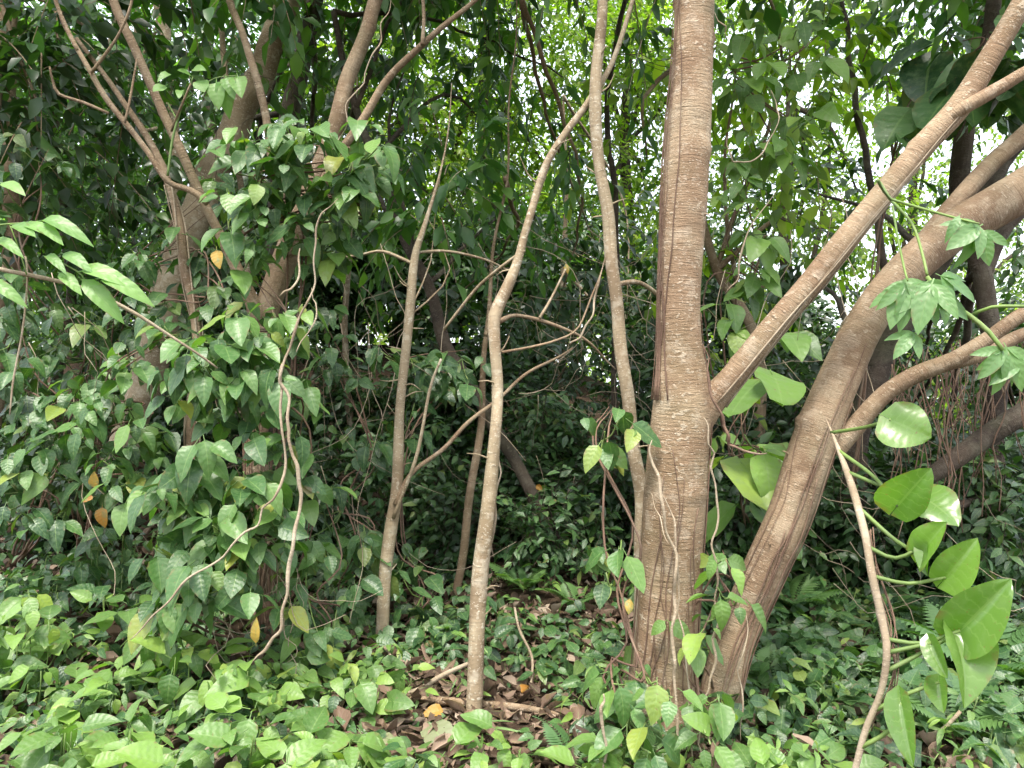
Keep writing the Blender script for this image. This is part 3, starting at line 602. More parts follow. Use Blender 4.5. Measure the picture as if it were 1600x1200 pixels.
for i, (lab, d, px, cs, r) in enumerate(far_specs):
    x, _, _ = P(px, 600, d); b = np.array([x, d, float(gz(x, d))])
    h = max(CAM[2] - (cs[0][1] - 600) / F * d, 4)
    pr = np.array([[x, d, b[2] - .2, .14], [x + .1, d, b[2] + h * .3, .12], [x - .05, d, b[2] + h * .65, .09], [x + .1, d, b[2] + h, .05]])
    t = tree('tree', lab, 'tree', b, [('trunk', pr, 10, .07, .01)], B_dark, group='trees beyond the ridge', seed=50 + i, step=.15)
    g_ = np.random.default_rng(300 + i)
    blobs = [ell(cx, cyy, d + g_.uniform(-.8, .8), r * g_.uniform(.8, 1.15), 1.2, r * g_.uniform(.65, .9)) for cx, cyy in cs]
    limbs(t, g_, [p[:3] for p in pr[1:]], blobs, .05, B_dark)
    nt_ = int({0: 2200, 1: 1700, 2: 950, 3: 480, 4: 450, 5: 1500, 6: 1200, 7: 1100}[i])
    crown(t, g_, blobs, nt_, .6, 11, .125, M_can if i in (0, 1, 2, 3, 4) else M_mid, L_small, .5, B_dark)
# a far wood closing the view behind them
g_ = np.random.default_rng(77)
n = 5200
a = g_.uniform(-.85, .85, n); d = g_.uniform(19, 26, n)
x = np.tan(a) * d; top = 3.6 + 3.2 * np.sin(x * .35 + 1) * .4 + np.where(x > 2, -.9, 1.5)
z = gz(x, d) + g_.random(n) ** .8 * (top + 1.2)
c = np.stack([x, d, z], 1)
pos, R, sz, _ = twig_leaves(g_, c, g_.normal(size=(n, 3)), g_.uniform(.5, 1.2, n), 10, .24, .5)
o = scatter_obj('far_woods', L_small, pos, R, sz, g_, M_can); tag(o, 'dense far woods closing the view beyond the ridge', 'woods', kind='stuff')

# ------------------------------------------------------------------ shrubs on the bank
def shrub(label, px, py, h, w, ntw, size, mat, seed, tm=L_small, nstem=5, group='shrubs on the bank', name='shrub'):
    b = GP(px, py) if isinstance(px, (int, float)) else np.array(px)
    g_ = np.random.default_rng(seed); t = thing(name, label, 'shrub', b, group)
    c, u = [], []
    for k in range(nstem):
        e = b + np.array([g_.uniform(-w, w), g_.uniform(-w * .7, w * .7), h * g_.uniform(.6, 1)])
        m = (b + e) / 2 + np.array([0, 0, h * .12])
        V, Q, L = tube(np.array([[*(b - [0, 0, .05]), .012], [*m, .009], [*e, .004]]), 6, .08, .1, seed + k, .012)
        obj('stem', mesh('stem', V, Q, L), B_dark, t)
        k2 = ntw // nstem; s = g_.uniform(.15, 1.05, k2)[:, None]
        c.append((1 - s) ** 2 * b + 2 * s * (1 - s) * m + s ** 2 * e + g_.normal(0, w * .16, (k2, 3)))
    c = np.vstack(c); c[:, 2] = np.maximum(c[:, 2], gz(c[:, 0], c[:, 1]) + .05)
    d = g_.normal(size=c.shape) + np.array([0, -.3, .25])
    pos, R, sz, paths = twig_leaves(g_, c, d, g_.uniform(.15, .4, len(c)), 6, size, .4)
    o = scatter_obj('foliage', tm, pos, R, sz, g_, mat, t); o['kind'] = 'stuff'
    V, Q, L = twig_mesh(paths, .0035); o = obj('twigs', mesh('twigs', V, Q, L), B_dark, t); o['kind'] = 'stuff'
    return t
shr = [('dark shrub on the bank below the leaning pale trunk', 60, 760, 1.0, .9, 110, .12), ('tall dim shrub behind the forked tree', 330, 760, 1.5, 1.0, 150, .13),
    ('dim shrub on the bank left of the thin grey sapling', 470, 740, 1.1, .8, 100, .12), ('leafy dim shrub between the thin grey sapling and the straight sapling', 590, 735, 1.0, .6, 110, .13),
    ('bushy dim shrub behind the straight sapling', 680, 760, 1.3, .8, 150, .13), ('dark shrub behind the pale kinked sapling', 790, 780, 1.2, .7, 120, .12),
    ('low dark shrub in the hollow left of the slender stem', 930, 820, .9, .6, 110, .11), ('dark shrub behind the thick tan trunk', 1060, 800, 1.4, .8, 130, .13),
    ('dark shrub filling the gap between the two big trunks', 1165, 850, 1.3, .6, 150, .13), ('low dark shrub under the leaning trunk', 1270, 860, 1.0, .7, 140, .12),
    ('dark broad shrub right of the climbing stem with big leaves', 1420, 860, .9, .7, 130, .13), ('dark shrub at the right edge under the bright gap', 1580, 900, .8, .7, 120, .12),
    ('shrub on the ridge at the far left', -20, 690, 1.6, 1.0, 150, .13), ('shrub on the ridge behind the coiled stem', 220, 680, 1.5, 1.0, 150, .13)]
shr += [('low leafy shrub right of the forked tree in the shade', 500, 880, .75, .45, 70, .12), ('low shrub behind the foot of the straight sapling', 650, 860, .7, .4, 60, .11), ('low twiggy shrub between the two thin saplings', 690, 900, .5, .3, 40, .10),
    ('low shrub right of the kinked sapling in the shade', 810, 850, .6, .4, 60, .11), ('low shrub before the dark leaning trunk foot', 880, 900, .45, .35, 45, .10), ('twiggy shrub left of the slender stem', 950, 870, .7, .4, 60, .12),
    ('small shrub behind the tan trunk foot at its right', 1125, 930, .8, .3, 50, .12), ('small shrub behind the leaning trunk at knee height', 1230, 920, .6, .35, 55, .11), ('shrub hiding the foot of the shaded brown trunk', 1330, 940, .7, .45, 70, .12),
    ('shrub behind the upper heart leaves', 1440, 930, .9, .5, 80, .12), ('shrub under the hanging root curtain', 1540, 960, .9, .45, 80, .12), ('shrub at the left edge behind the creeper mound', 90, 860, .7, .5, 70, .13)]
for i, (lab, px, py, h, w, nn, sz_) in enumerate(shr):
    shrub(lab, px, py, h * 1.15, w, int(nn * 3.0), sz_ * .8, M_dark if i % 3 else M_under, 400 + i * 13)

for i, (lab, x, y_, h) in enumerate([('dense thicket on the ridge behind the far left leaves', -6.2, 11.5, 2.0), ('dense thicket on the ridge behind the pale leaning trunk', -4.4, 11.6, 2.2), ('dense thicket on the ridge behind the forked tree', -2.7, 11.4, 2.2), ('dense thicket on the ridge behind the straight sapling', -1.1, 11.3, 2.3),
        ('dense thicket on the ridge behind the kinked sapling', .4, 11.0, 2.6), ('dense thicket behind the thick tan trunk', 1.9, 10.6, 3.0), ('dense thicket behind the leaning trunk', 3.4, 10.2, 2.9), ('thicket behind the heart-leaved stem', 4.9, 10.4, 2.2), ('thicket beyond the right edge', 6.9, 10.6, 2.4)]):
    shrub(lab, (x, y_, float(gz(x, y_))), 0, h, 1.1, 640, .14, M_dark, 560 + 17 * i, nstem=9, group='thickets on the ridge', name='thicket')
# ------------------------------------------------------------------ ground cover and litter
def ground_normal(x, y):
    e = .05
    return nrm(np.stack([-(gz(x + e, y) - gz(x - e, y)) / (2 * e), -(gz(x, y + e) - gz(x, y - e)) / (2 * e), np.ones_like(x)], -1))
g_ = np.random.default_rng(21)
n = 9000
y = g_.uniform(1.9, 10, n); x = g_.uniform(-1, 1, n) * (y * .75 + .4)
pos = np.stack([x, y, gz(x, y) + g_.uniform(.008, .035, n)], 1)
az = g_.uniform(0, 6.28, n)
R = frames(np.stack([np.cos(az), np.sin(az), g_.normal(0, .3, n)], 1), ground_normal(x, y) + g_.normal(0, .35, (n, 3)))
for k in range(3):
    s = slice(k * 3000, (k + 1) * 3000)
    o = scatter_obj('leaf_litter', T_dead[k], pos[s], R[s], g_.uniform(.05, .13, 3000), g_, M_dead)
    tag(o, ['fallen brown leaves strewn over the forest floor', 'curled brown leaves strewn over the forest floor', 'crumpled dry leaves strewn over the forest floor'][k], 'leaf litter', kind='stuff')
n = 1500
y = g_.uniform(2.6, 4.6, n); x = g_.uniform(-1.2, 1.1, n); az = g_.uniform(0, 6.28, n)
pos = np.stack([x, y, gz(x, y) + g_.uniform(.005, .03, n)], 1)
R = frames(np.stack([np.cos(az), np.sin(az), g_.normal(0, .3, n)], 1), ground_normal(x, y) + g_.normal(0, .4, (n, 3)))
o = scatter_obj('leaf_litter', T_dead[4], pos, R, g_.uniform(.04, .11, n), g_, M_dead)
tag(o, 'matted dry leaves around the foot of the kinked sapling', 'leaf litter', kind='stuff')
# seedlings and creepers covering the floor
def cover(name, label, n, xr, yr, size, hmax, tm, mat, seed, dens=None, nl=5):
    g_ = np.random.default_rng(seed)
    y = g_.uniform(*yr, n); x = xr(y, g_.random(n))
    if dens is not None:
        k = g_.random(n) < dens(x, y); x, y = x[k], y[k]
    k = (((x + .12) / .55) ** 2 + ((y - 3.3) / .5) ** 2 > 1) | (g_.random(n if dens is None else len(x)) < .22); x, y = x[k], y[k]     # bare litter round the kinked sapling
    n = len(x); c = np.stack([x, y, gz(x, y) + g_.uniform(.02, hmax, n)], 1)
    az = g_.uniform(0, 6.28, (n, 1)) + np.arange(nl)[None] * 2.4
    rad = g_.uniform(.01, .05, (n, nl))
    hd = np.stack([np.cos(az), np.sin(az), np.zeros_like(az)], -1)
    pos = c[:, None] + hd * rad[..., None] + UP * g_.uniform(-.03, .05, (n, nl, 1))
    tip = hd + np.stack([np.zeros_like(az), np.zeros_like(az) - .25, g_.uniform(-1.1, .5, (n, nl))], -1)
    nm = UP + hd * .25 + np.array([0, -.35, 0]) + g_.normal(0, .38, (n, nl, 3))
    pos = pos.reshape(-1, 3); pos[:, 2] = np.maximum(pos[:, 2], gz(pos[:, 0], pos[:, 1]) + .012)
    o = scatter_obj(name, tm, pos, frames(tip.reshape(-1, 3), nm.reshape(-1, 3)), size * g_.uniform(.55, 1.2, n * nl), g_, mat)
    tag(o, label, 'ground cover', kind='stuff')
fan = lambda y, r: (r * 2 - 1) * (y * .72 + .3)
patch = lambda x, y: .25 + .75 * (np.sin(x * 2.3 + 1) * np.sin(y * 1.9 + .5) + .6 * np.sin(x * 5 + y * 3) > -.25)
cover('undergrowth', 'low green seedlings covering the slope behind the saplings', 1500, fan, (4.2, 10.5), .10, .16, L_mid, M_under, 31, patch)
cover('undergrowth', 'arrow-leaved creeper carpeting the ground at the lower right', 480, lambda y, r: .9 + r * (y * .72 - .7), (3.2, 6.0), .105, .18, L_mid, M_under, 32)
cover('undergrowth', 'small seedlings thinly scattered over the litter in the middle', 150, lambda y, r: -1.2 + r * 2.6, (3.1, 5.2), .075, .08, L_mid, M_under, 33, patch)
cover('undergrowth', 'leafy creeper filling the ground under the bright leaves at the left', 330, lambda y, r: -(.35 + r * (y * .7 - .1)), (2.5, 5.2), .09, .12, L_mid, M_under, 34, lambda x, y: np.where((x > -.75) & (y < 3.7), .2, 1.0))
L_blade = leaf_shape(ovate(.03, .3, .6), 6, 3, .3, .5, .0, .0, 4)
cover('undergrowth', 'thin grass blades poking through the creepers along the bottom', 150, fan, (2.6, 4.6), .2, .05, L_blade, M_fresh, 35, nl=4)
cover('undergrowth', 'narrow-leaved seedlings mixed into the creepers at the front', 230, fan, (2.6, 5.0), .085, .16, leaf_shape(ovate(.15, .7, .9), 6, 3, .3, .3, .04, .12, 41), M_fresh, 36, nl=6)
cover('undergrowth', 'tiny round-leaved weeds close to the litter', 500, fan, (2.6, 5.5), .04, .05, L_round, M_under, 37, patch, nl=6)
# ------------------------------------------------------------------ leafy climbers and creepers, leaf by leaf
OUT = np.array([0, -1.0, 0])
def whorl(t, rg, c, n, L, tm, key, mat, out=OUT, droop=(.2, 1.0), pet=.04):
    a0 = rg.uniform(0, 6.28)
    for k in range(n):
        az = a0 + k * 2.4 + rg.normal(0, .3)
        h = np.array([math.cos(az), math.sin(az), 0]) + out * .55
        h = h / (np.linalg.norm(h) + 1e-6)
        dr = rg.uniform(*droop)
        tip = h * math.cos(dr) - UP * math.sin(dr) + rg.normal(0, .12, 3)
        nm = UP * math.cos(dr) + h * (math.sin(dr) + .2) + out * .3 + rg.normal(0, .3, 3)
        leaf(t, key, tm, mat, c + h * pet * rg.uniform(.3, 1) + UP * rg.uniform(-.04, .05), tip, nm, L * rg.uniform(.4, 1.3), rg)
def climber(label, base, blobs, L, mat, seed, tm=T_ov, key='ov', nl=4, stems=3, group='leafy climbers at the left', name='climbing_vine', under=.9):
    """blobs: (px,py,depth,rx_px,ry_px,whorls); stems run from the base through the blob centres"""
    g_ = np.random.default_rng(seed); t = thing(name, label, 'climber', base, group)
    cs = np.array([P(b[0], b[1], b[2]) for b in blobs])
    for k in range(stems):
        pts = [[*(base + g_.normal(0, .02, 3) * [1, 1, 0] - UP * .03), .009]]
        for c in cs[np.argsort(cs[:, 2])]: pts.append([*(c + g_.normal(0, .05, 3) + [0, .08, 0]), .005])
        pts[-1][3] = .0012
        V, Q, Lv = tube(np.array(pts), 6, .05, .1, seed + k, .01); obj('stem', mesh('stem', V, Q, Lv), B_root, t)
    allc = []
    if L < .2: L, more = L * .86, 1.12
    else: more = 1.0
    for (px, py, d, rx, ry, n) in blobs:
        rx, ry = rx * 1.12, ry * 1.15
        for k in range(max(1, round(n * more))):
            a = g_.uniform(0, 6.28); r = math.sqrt(g_.random())
            c = P(px, py, d) + np.array([math.cos(a) * r * rx / F * d, g_.uniform(-.22, .12), math.sin(a) * r * ry / F * d])
            whorl(t, g_, c, nl, L, tm, key, mat); allc.append(c)
            # a shoot ties each whorl back to the stems
            e = cs[np.argmin(((cs - c) ** 2).sum(1))] + [0, .08, 0]
            allc_ = np.array([[*(e + (c - e) * s - UP * .03 * math.sin(s * 3.1)), .0035] for s in (0, .5, 1)])
            V, Q, Lv = tube(allc_, 5, .08, 0, k, .004); obj('shoot', mesh('shoot', V, Q, Lv), B_green, t)
    allc = np.array(allc); m = int(len(allc) * under)
    c = allc[g_.integers(0, len(allc), m)] + g_.normal(0, .09, (m, 3)) + np.array([0, .16, 0])
    az = g_.uniform(0, 6.28, (m, 3)); hd = np.stack([np.cos(az), np.sin(az), az * 0], -1)
    tip = hd + OUT * .4 - UP * g_.uniform(.2, 1.2, (m, 3, 1)); nm = UP * .6 + OUT * .7 + g_.normal(0, .25, (m, 3, 3))
    o = scatter_obj('foliage', L_mid, np.repeat(c[:, None], 3, 1).reshape(-1, 3), frames(tip.reshape(-1, 3), nm.reshape(-1, 3)), L * g_.uniform(.5, 1.0, m * 3), g_, mat, t)
    o['kind'] = 'stuff'
    return t
bl = GP(400, 995); bl2 = GP(300, 985); bl3 = GP(130, 880); bl4 = GP(20, 880)
climber('dark-leaved climber crowning the forked tree below its bare limbs', bl, [(470, 230, 3.75, 60, 40, 9), (545, 240, 3.75, 50, 40, 6), (400, 270, 3.8, 50, 50, 7), (500, 310, 3.8, 70, 40, 9), (385, 340, 3.75, 45, 45, 7), (570, 310, 3.9, 40, 40, 4), (470, 370, 3.85, 60, 40, 6)], .155, M_leaf, 501)
climber('climber leaves hanging before the forked tree at middle height', bl, [(380, 400, 3.7, 25, 40, 3), (360, 530, 3.65, 60, 35, 8), (430, 500, 3.65, 50, 40, 6), (340, 600, 3.6, 60, 45, 9), (420, 610, 3.6, 50, 40, 8), (450, 680, 3.65, 40, 40, 4), (390, 560, 3.6, 50, 30, 5)], .155, M_leaf, 502)
climber('bright climber mass low on the forked tree beside the hanging liana', bl, [(330, 730, 3.55, 70, 35, 9), (290, 780, 3.5, 50, 40, 7), (390, 770, 3.5, 60, 40, 9), (350, 830, 3.5, 60, 40, 7), (430, 840, 3.5, 40, 40, 5), (300, 880, 3.4, 50, 45, 7), (260, 940, 3.35, 40, 40, 5), (370, 900, 3.4, 40, 40, 4)], .165, M_leaf, 503)
climber('sparse climber on the pale leaning trunk', bl3, [(200, 560, 4.2, 40, 30, 4), (150, 620, 4.2, 50, 40, 7), (210, 660, 4.15, 50, 40, 6), (130, 690, 4.1, 50, 40, 7), (200, 740, 4.1, 40, 40, 5), (110, 750, 4.1, 40, 40, 5), (270, 520, 4.2, 40, 30, 4)], .15, M_leaf, 504, under=.7)
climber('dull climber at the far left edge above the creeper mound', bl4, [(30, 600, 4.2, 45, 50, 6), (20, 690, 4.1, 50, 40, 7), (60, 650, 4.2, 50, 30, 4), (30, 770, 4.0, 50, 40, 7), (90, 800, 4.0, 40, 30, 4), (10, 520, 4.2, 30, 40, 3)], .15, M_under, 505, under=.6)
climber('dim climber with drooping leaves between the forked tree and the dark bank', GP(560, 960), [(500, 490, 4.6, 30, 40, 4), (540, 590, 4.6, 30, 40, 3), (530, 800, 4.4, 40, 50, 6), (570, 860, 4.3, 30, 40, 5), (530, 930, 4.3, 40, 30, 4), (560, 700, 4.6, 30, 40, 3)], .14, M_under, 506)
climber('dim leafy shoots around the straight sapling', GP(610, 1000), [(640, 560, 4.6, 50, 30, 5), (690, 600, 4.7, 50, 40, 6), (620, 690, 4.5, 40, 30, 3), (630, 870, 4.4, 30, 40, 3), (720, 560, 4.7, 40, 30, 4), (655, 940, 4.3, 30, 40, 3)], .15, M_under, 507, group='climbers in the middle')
climber('few glossy leaves climbing the left side of the thick tan trunk', GP(985, 1110), [(975, 850, 3.1, 14, 25, 1), (960, 920, 3.1, 16, 30, 1), (945, 690, 3.3, 25, 20, 2), (960, 1060, 3.05, 30, 40, 4), (1010, 1060, 2.95, 25, 40, 3), (985, 1140, 2.9, 40, 30, 4), (960, 640, 3.4, 20, 15, 1)], .15, M_leaf, 508, nl=3, group='climbers in the middle', under=.5)
climber('broad leaves between the two big trunks', GP(1140, 1100), [(1110, 930, 3.25, 20, 40, 2), (1120, 870, 3.2, 20, 30, 1), (1100, 1100, 3.0, 30, 40, 4), (1090, 990, 3.3, 20, 30, 2), (1150, 940, 3.1, 12, 20, 1)], .14, M_fresh, 509, nl=3, group='climbers in the middle', under=.6)
climber('dark climber curtain right of the thick tan trunk near the top', bX, [(1150, 100, 4.4, 30, 60, 5), (1190, 230, 4.5, 50, 50, 7), (1150, 350, 4.5, 40, 50, 6), (1230, 80, 4.5, 50, 50, 5), (1250, 190, 4.6, 40, 40, 4), (1190, 430, 4.6, 40, 40, 3), (1140, 470, 4.6, 30, 40, 4), (1290, 40, 4.6, 40, 30, 3)], .18, M_fresh, 510, nl=4, under=.35, group='climbers at the right', tm=T_ov)
climber('large-leaved climber at the top right behind the straight branch', bR, [(1450, 150, 4.6, 40, 50, 4), (1400, 230, 4.6, 20, 20, 1), (1560, 150, 4.4, 40, 50, 4), (1480, 90, 4.6, 40, 40, 3), (1580, 60, 4.2, 30, 40, 3)], .30, M_under, 511, nl=2, tm=T_heart, key='heart', group='climbers at the right', under=.3)
climber('broad shaded leaves hanging between the tan trunk and the leaning one', bX, [(1185, 600, 4.0, 20, 20, 1), (1170, 680, 3.9, 25, 30, 2), (1170, 760, 3.9, 30, 30, 2), (1210, 710, 4.0, 20, 20, 1)], .27, M_fresh, 512, nl=2, tm=T_heart, key='heart', group='climbers at the right', under=.5)

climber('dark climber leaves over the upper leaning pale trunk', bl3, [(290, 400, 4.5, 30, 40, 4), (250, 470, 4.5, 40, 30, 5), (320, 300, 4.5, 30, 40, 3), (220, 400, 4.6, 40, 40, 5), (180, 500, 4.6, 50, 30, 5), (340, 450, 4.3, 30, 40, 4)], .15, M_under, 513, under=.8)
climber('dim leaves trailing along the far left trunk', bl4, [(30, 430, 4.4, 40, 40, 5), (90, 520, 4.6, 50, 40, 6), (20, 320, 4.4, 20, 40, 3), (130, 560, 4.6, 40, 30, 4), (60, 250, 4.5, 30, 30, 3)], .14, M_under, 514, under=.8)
climber('fresh leaves between the forked tree and the straight sapling low down', GP(500, 990), [(490, 760, 4.0, 25, 40, 3), (500, 870, 3.9, 30, 40, 4), (470, 930, 3.7, 30, 30, 4), (520, 960, 3.8, 30, 20, 3)], .14, M_leaf, 515, under=.8)
# creeper mats on the ground
def mat_of(label, cx, cy, rx, ry, h, n, L, mat, seed, tm=T_ov, key='ov', nl=4, group='creeper mats in the foreground'):
    g_ = np.random.default_rng(seed); b = np.array([cx, cy, float(gz(cx, cy))]); t = thing('creeper', label, 'creeper', b, group)
    L *= .78; n = round(n * 1.4)
    for k in range(n):
        a = g_.uniform(0, 6.28); r = math.sqrt(g_.random()); x, y = cx + math.cos(a) * r * rx, cy + math.sin(a) * r * ry
        z = float(gz(x, y)); hh = (.05 + h * g_.random() * (1 - .5 * r))
        c = np.array([x, y, z + hh])
        whorl(t, g_, c, nl, L, tm, key, mat, droop=(-.6, 1.15), pet=.03)
        q = b + (c - b) * .5; q[2] = float(gz(q[0], q[1])) + .03
        V, Q, Lv = tube(np.array([[b[0] + (x - b[0]) * .6, b[1] + (y - b[1]) * .6, float(gz(b[0] + (x - b[0]) * .6, b[1] + (y - b[1]) * .6)) - .01, .004], [x - .02, y + .02, z + hh * .4, .0035], [*c, .0025]]), 5, .05, 0, k, .004)
        obj('stem', mesh('stem', V, Q, Lv), B_green, t)
    return t
mats = [('bright creeper leaves in the bottom left corner', -1.62, 2.75, .5, .3, .2, 20, .165, M_fresh), ('bright creeper leaves along the bottom edge below the liana', -.98, 2.78, .4, .3, .18, 20, .165, M_fresh),
    ('pale green creeper leaves along the bottom edge left of the kinked sapling', -.48, 2.8, .28, .22, .12, 12, .16, M_fresh), ('green creeper clump at the foot of the pale kinked sapling', -.02, 2.92, .16, .08, .12, 5, .15, M_fresh),
    ('green creeper mound at the left edge', -2.35, 3.6, .5, .4, .45, 28, .16, M_fresh), ('dense creeper mound below the pale leaning trunk', -2.2, 4.35, .7, .4, .5, 38, .15, M_under),
    ('creeper leaves under the bright climber mass', -1.45, 3.35, .42, .35, .36, 26, .16, M_fresh), ('creeper leaves right of the liana foot', -.85, 3.5, .4, .3, .14, 18, .155, M_fresh),
    ('glossy creeper leaves at the foot of the thick tan trunk', .55, 2.85, .3, .16, .14, 12, .14, M_fresh), ('low creeper along the bottom between the kinked sapling and the tan trunk', .42, 3.3, .22, .25, .1, 8, .12, M_under),
    ('creeper leaves at the foot of the leaning trunk', 1.0, 2.8, .28, .2, .2, 14, .15, M_fresh), ('seedling clump left of the tan trunk on the litter', .35, 3.9, .4, .4, .12, 20, .13, M_under),
    ('seedling patch behind the pale kinked sapling', -.25, 4.1, .45, .35, .1, 18, .13, M_under)]
for i, m_ in enumerate(mats): mat_of(*m_, 600 + i)
arrow = [('arrow-leaved creeper on the slope right of the leaning trunk', 1.6, 3.9, .45, .45, .16, 30, .15), ('arrow-leaved creeper below the stem with big heart leaves', 1.75, 3.15, .45, .35, .16, 28, .14),
    ('arrow-leaved creeper behind the heart-leaved stem', 2.1, 4.6, .6, .45, .16, 28, .15), ('arrow-leaved creeper at the bottom right corner', 2.1, 2.95, .3, .25, .14, 14, .14), ('arrow-leaved creeper close to the right edge', 2.6, 3.9, .4, .4, .18, 20, .15)]
for i, m_ in enumerate(arrow): mat_of(*m_, M_under, 640 + i, T_arrow, 'arrow', 4, 'arrow-leaved creepers at the right')

# ------------------------------------------------------------------ right: climbing stem with big heart leaves
def big_leaf_shape(w, fold, droop, cup, seed):
    return leaf_shape(heart(w), 13, 9, fold, droop, .03, 0.0, seed, cup=cup)
dP = 2.55
stemP = pix([(1305, 690, 13, 3.05), (1330, 755, 14, 2.9), (1350, 830, 15, 2.75), (1362, 900, 15, 2.65), (1380, 975, 15, 2.6), (1387, 1020, 14), (1378, 1080, 12), (1352, 1140, 12), (1335, 1200, 12), (1310, 1290, 11)], dP)
bP = GP(1290, 1330); stemP[:, 3] *= .82; stemP[0, 3] *= .5; stemP = np.vstack([[[*P(1290, 655, 3.2), .003]], stemP, [[*(bP - UP * .03), .010]]])
T_P = thing('climbing_plant', 'climbing stem with long stalks and large glossy heart-shaped leaves', 'climber', bP)
V, Q, L = tube(stemP[::-1], 10, .03, .06, 71, .003); obj('stem', mesh('stem', V, Q, L), B_vine, T_P)
gP = np.random.default_rng(70)
# (stalk pixels, leaf base px, leaf tip px, depth base, depth tip, half-width ratio, facing normal, fold, droop, cup)
heartleaves = [
    ([(1314, 692), (1350, 668)], (1392, 656), (1458, 686), 2.75, 2.66, .60, (-.35, -.95, -.05), .35, .15, .2),
    ([(1322, 722), (1365, 745)], (1403, 790), (1448, 735), 2.65, 2.50, .38, (-.5, -.8, .2), .6, .2, .1),
    ([(1330, 755), (1380, 760)], (1438, 776), (1505, 805), 2.68, 2.52, .48, (0, -.55, .8), .35, .3, .3),
    ([(1345, 805), (1400, 845)], (1440, 866), (1472, 815), 2.60, 2.50, .40, (-.8, -.6, .2), .9, .2, .0),
    ([(1356, 858), (1400, 872)], (1446, 850), (1446, 902), 2.60, 2.55, .26, (-.9, -.5, .1), 1.2, .1, .0),
    ([(1366, 916), (1420, 912)], (1478, 902), (1530, 842), 2.58, 2.50, .36, (-.5, -.8, -.1), 1.0, .2, .0),
    ([(1384, 985), (1440, 1005)], (1500, 985), (1582, 905), 2.50, 2.38, .36, (-.45, -.85, .2), 1.2, .15, .0),
    ([(1390, 1040), (1440, 1020)], (1490, 992), (1540, 1100), 2.50, 2.32, .32, (.35, -.7, .6), 1.1, .35, .0),
    ([(1376, 1093), (1420, 1083)], (1468, 1066), (1470, 1115), 2.5, 2.44, .34, (-.8, -.5, .3), 1.1, .2, .0),
    ([(1460, 1010)], (1455, 1005), (1478, 1062), 2.5, 2.42, .3, (-.7, -.6, .4), 1.2, .2, .0),
    ([(1352, 1150), (1390, 1140)], (1408, 1098), (1422, 1200), 2.48, 2.36, .22, (-.7, -.7, .2), 1.2, .15, .0),
]
for i, (stalk, lb, lt, d0, d1, w, nm, fo, dr, cu) in enumerate(heartleaves):
    a, b_ = P(*lb, d0), P(*lt, d1); Ln = np.linalg.norm(b_ - a)
    sd_ = [2.55, 2.7]
    k = np.argmin([abs(p[2] - P(stalk[0][0], stalk[0][1], 2.6)[2]) for p in catmull(stemP, .05)])
    s0 = catmull(stemP, .05)[k][:3]
    pts = [[*s0, .008]] + [[*P(q[0], q[1], (s0[1] + d0) / 2), .007] for q in stalk[1:]] + [[*a, .006]]
    V, Q, L = tube(np.array(pts), 8, .03, .03, 700 + i, .001); st_ = obj('leaf_stalk', mesh('leaf_stalk', V, Q, L), B_green, T_P)
    V, Q, L = lobes(big_leaf_shape(w, fo * .75, dr, cu, 720 + i), .3); V[:, 2] += [.9, -1.1, -.8, 1.3, -.6, 1.2, .8, -1.4, 1.0, -.9, 1.2][i] * V[:, 0] * np.abs(V[:, 0]) + .02 * np.sin(L[:, 1] * 11 + i) * np.abs(L[:, 0]) ** 2
    R = frames(b_ - a, np.array(nm, float))
    M = Matrix.LocRotScale(Vector(a), Matrix(R.tolist()), Vector((Ln * .95,) * 3))
    o = obj('leaf', mesh('leaf', V, Q, L), M_big, mw=M); o.parent = st_
# thin roots strung along the stem
for k in range(7):
    pts = [[*(p[:3] + gP.normal(0, .012, 3) + [.03, .02, 0]), .0022] for p in stemP[3:9]]
    V, Q, L = tube(np.array(pts), 5, .04, 0, 760 + k, .008); obj('root', mesh('root', V, Q, L), B_root, T_P)

# lobed vine at the right
def lobed():
    parts = []
    for ang, ln, w in ((0, 1, .2), (.75, .8, .17), (-.75, .8, .17)):
        V, Q, L = leaf_shape(ovate(w, .8, .9), 7, 5, .25, .3, .04, 0, 5)
        V = V * ln; c, s = math.cos(ang), math.sin(ang); V = np.stack([V[:, 0] * c - V[:, 1] * s, V[:, 0] * s + V[:, 1] * c, V[:, 2]], 1)
        V[:, 1] += .12; parts.append((V, Q, L))
    k = np.array([[-.012, 0, 0], [.012, 0, 0], [.012, .2, 0], [-.012, .2, 0]]); parts.append((k, np.array([[0, 1, 2, 3]]), np.zeros((4, 3))))
    return join(parts)
T_lob = [lobed()]
T_V = thing('climbing_plant', 'green vine with lobed drooping leaves before the leaning trunk', 'climber', P(1375, 285, 2.9))
gV = np.random.default_rng(81)
for k, rows in enumerate([[(1375, 285, 8), (1392, 312, 7), (1425, 350, 6), (1440, 395, 6), (1448, 430, 6)], [(1392, 312, 6), (1440, 325, 6), (1500, 342, 5), (1530, 350, 4)], [(1395, 320, 5), (1402, 370, 5), (1412, 420, 5), (1418, 440, 4)],
        [(1448, 430, 9), (1480, 470, 10), (1515, 495, 10), (1545, 520, 10), (1568, 548, 8)], [(1515, 495, 8), (1550, 480, 8), (1610, 478, 8)], [(1392, 312, 5), (1380, 296, 6), (1372, 280, 8)]]):
    q = pix(rows, 2.75 if k else 2.85, 2.65); q[:, 3] *= .7; V, Q, L = tube(q, 8, .03, .1, 810 + k, .003); obj('stem', mesh('stem', V, Q, L), B_green, T_V)
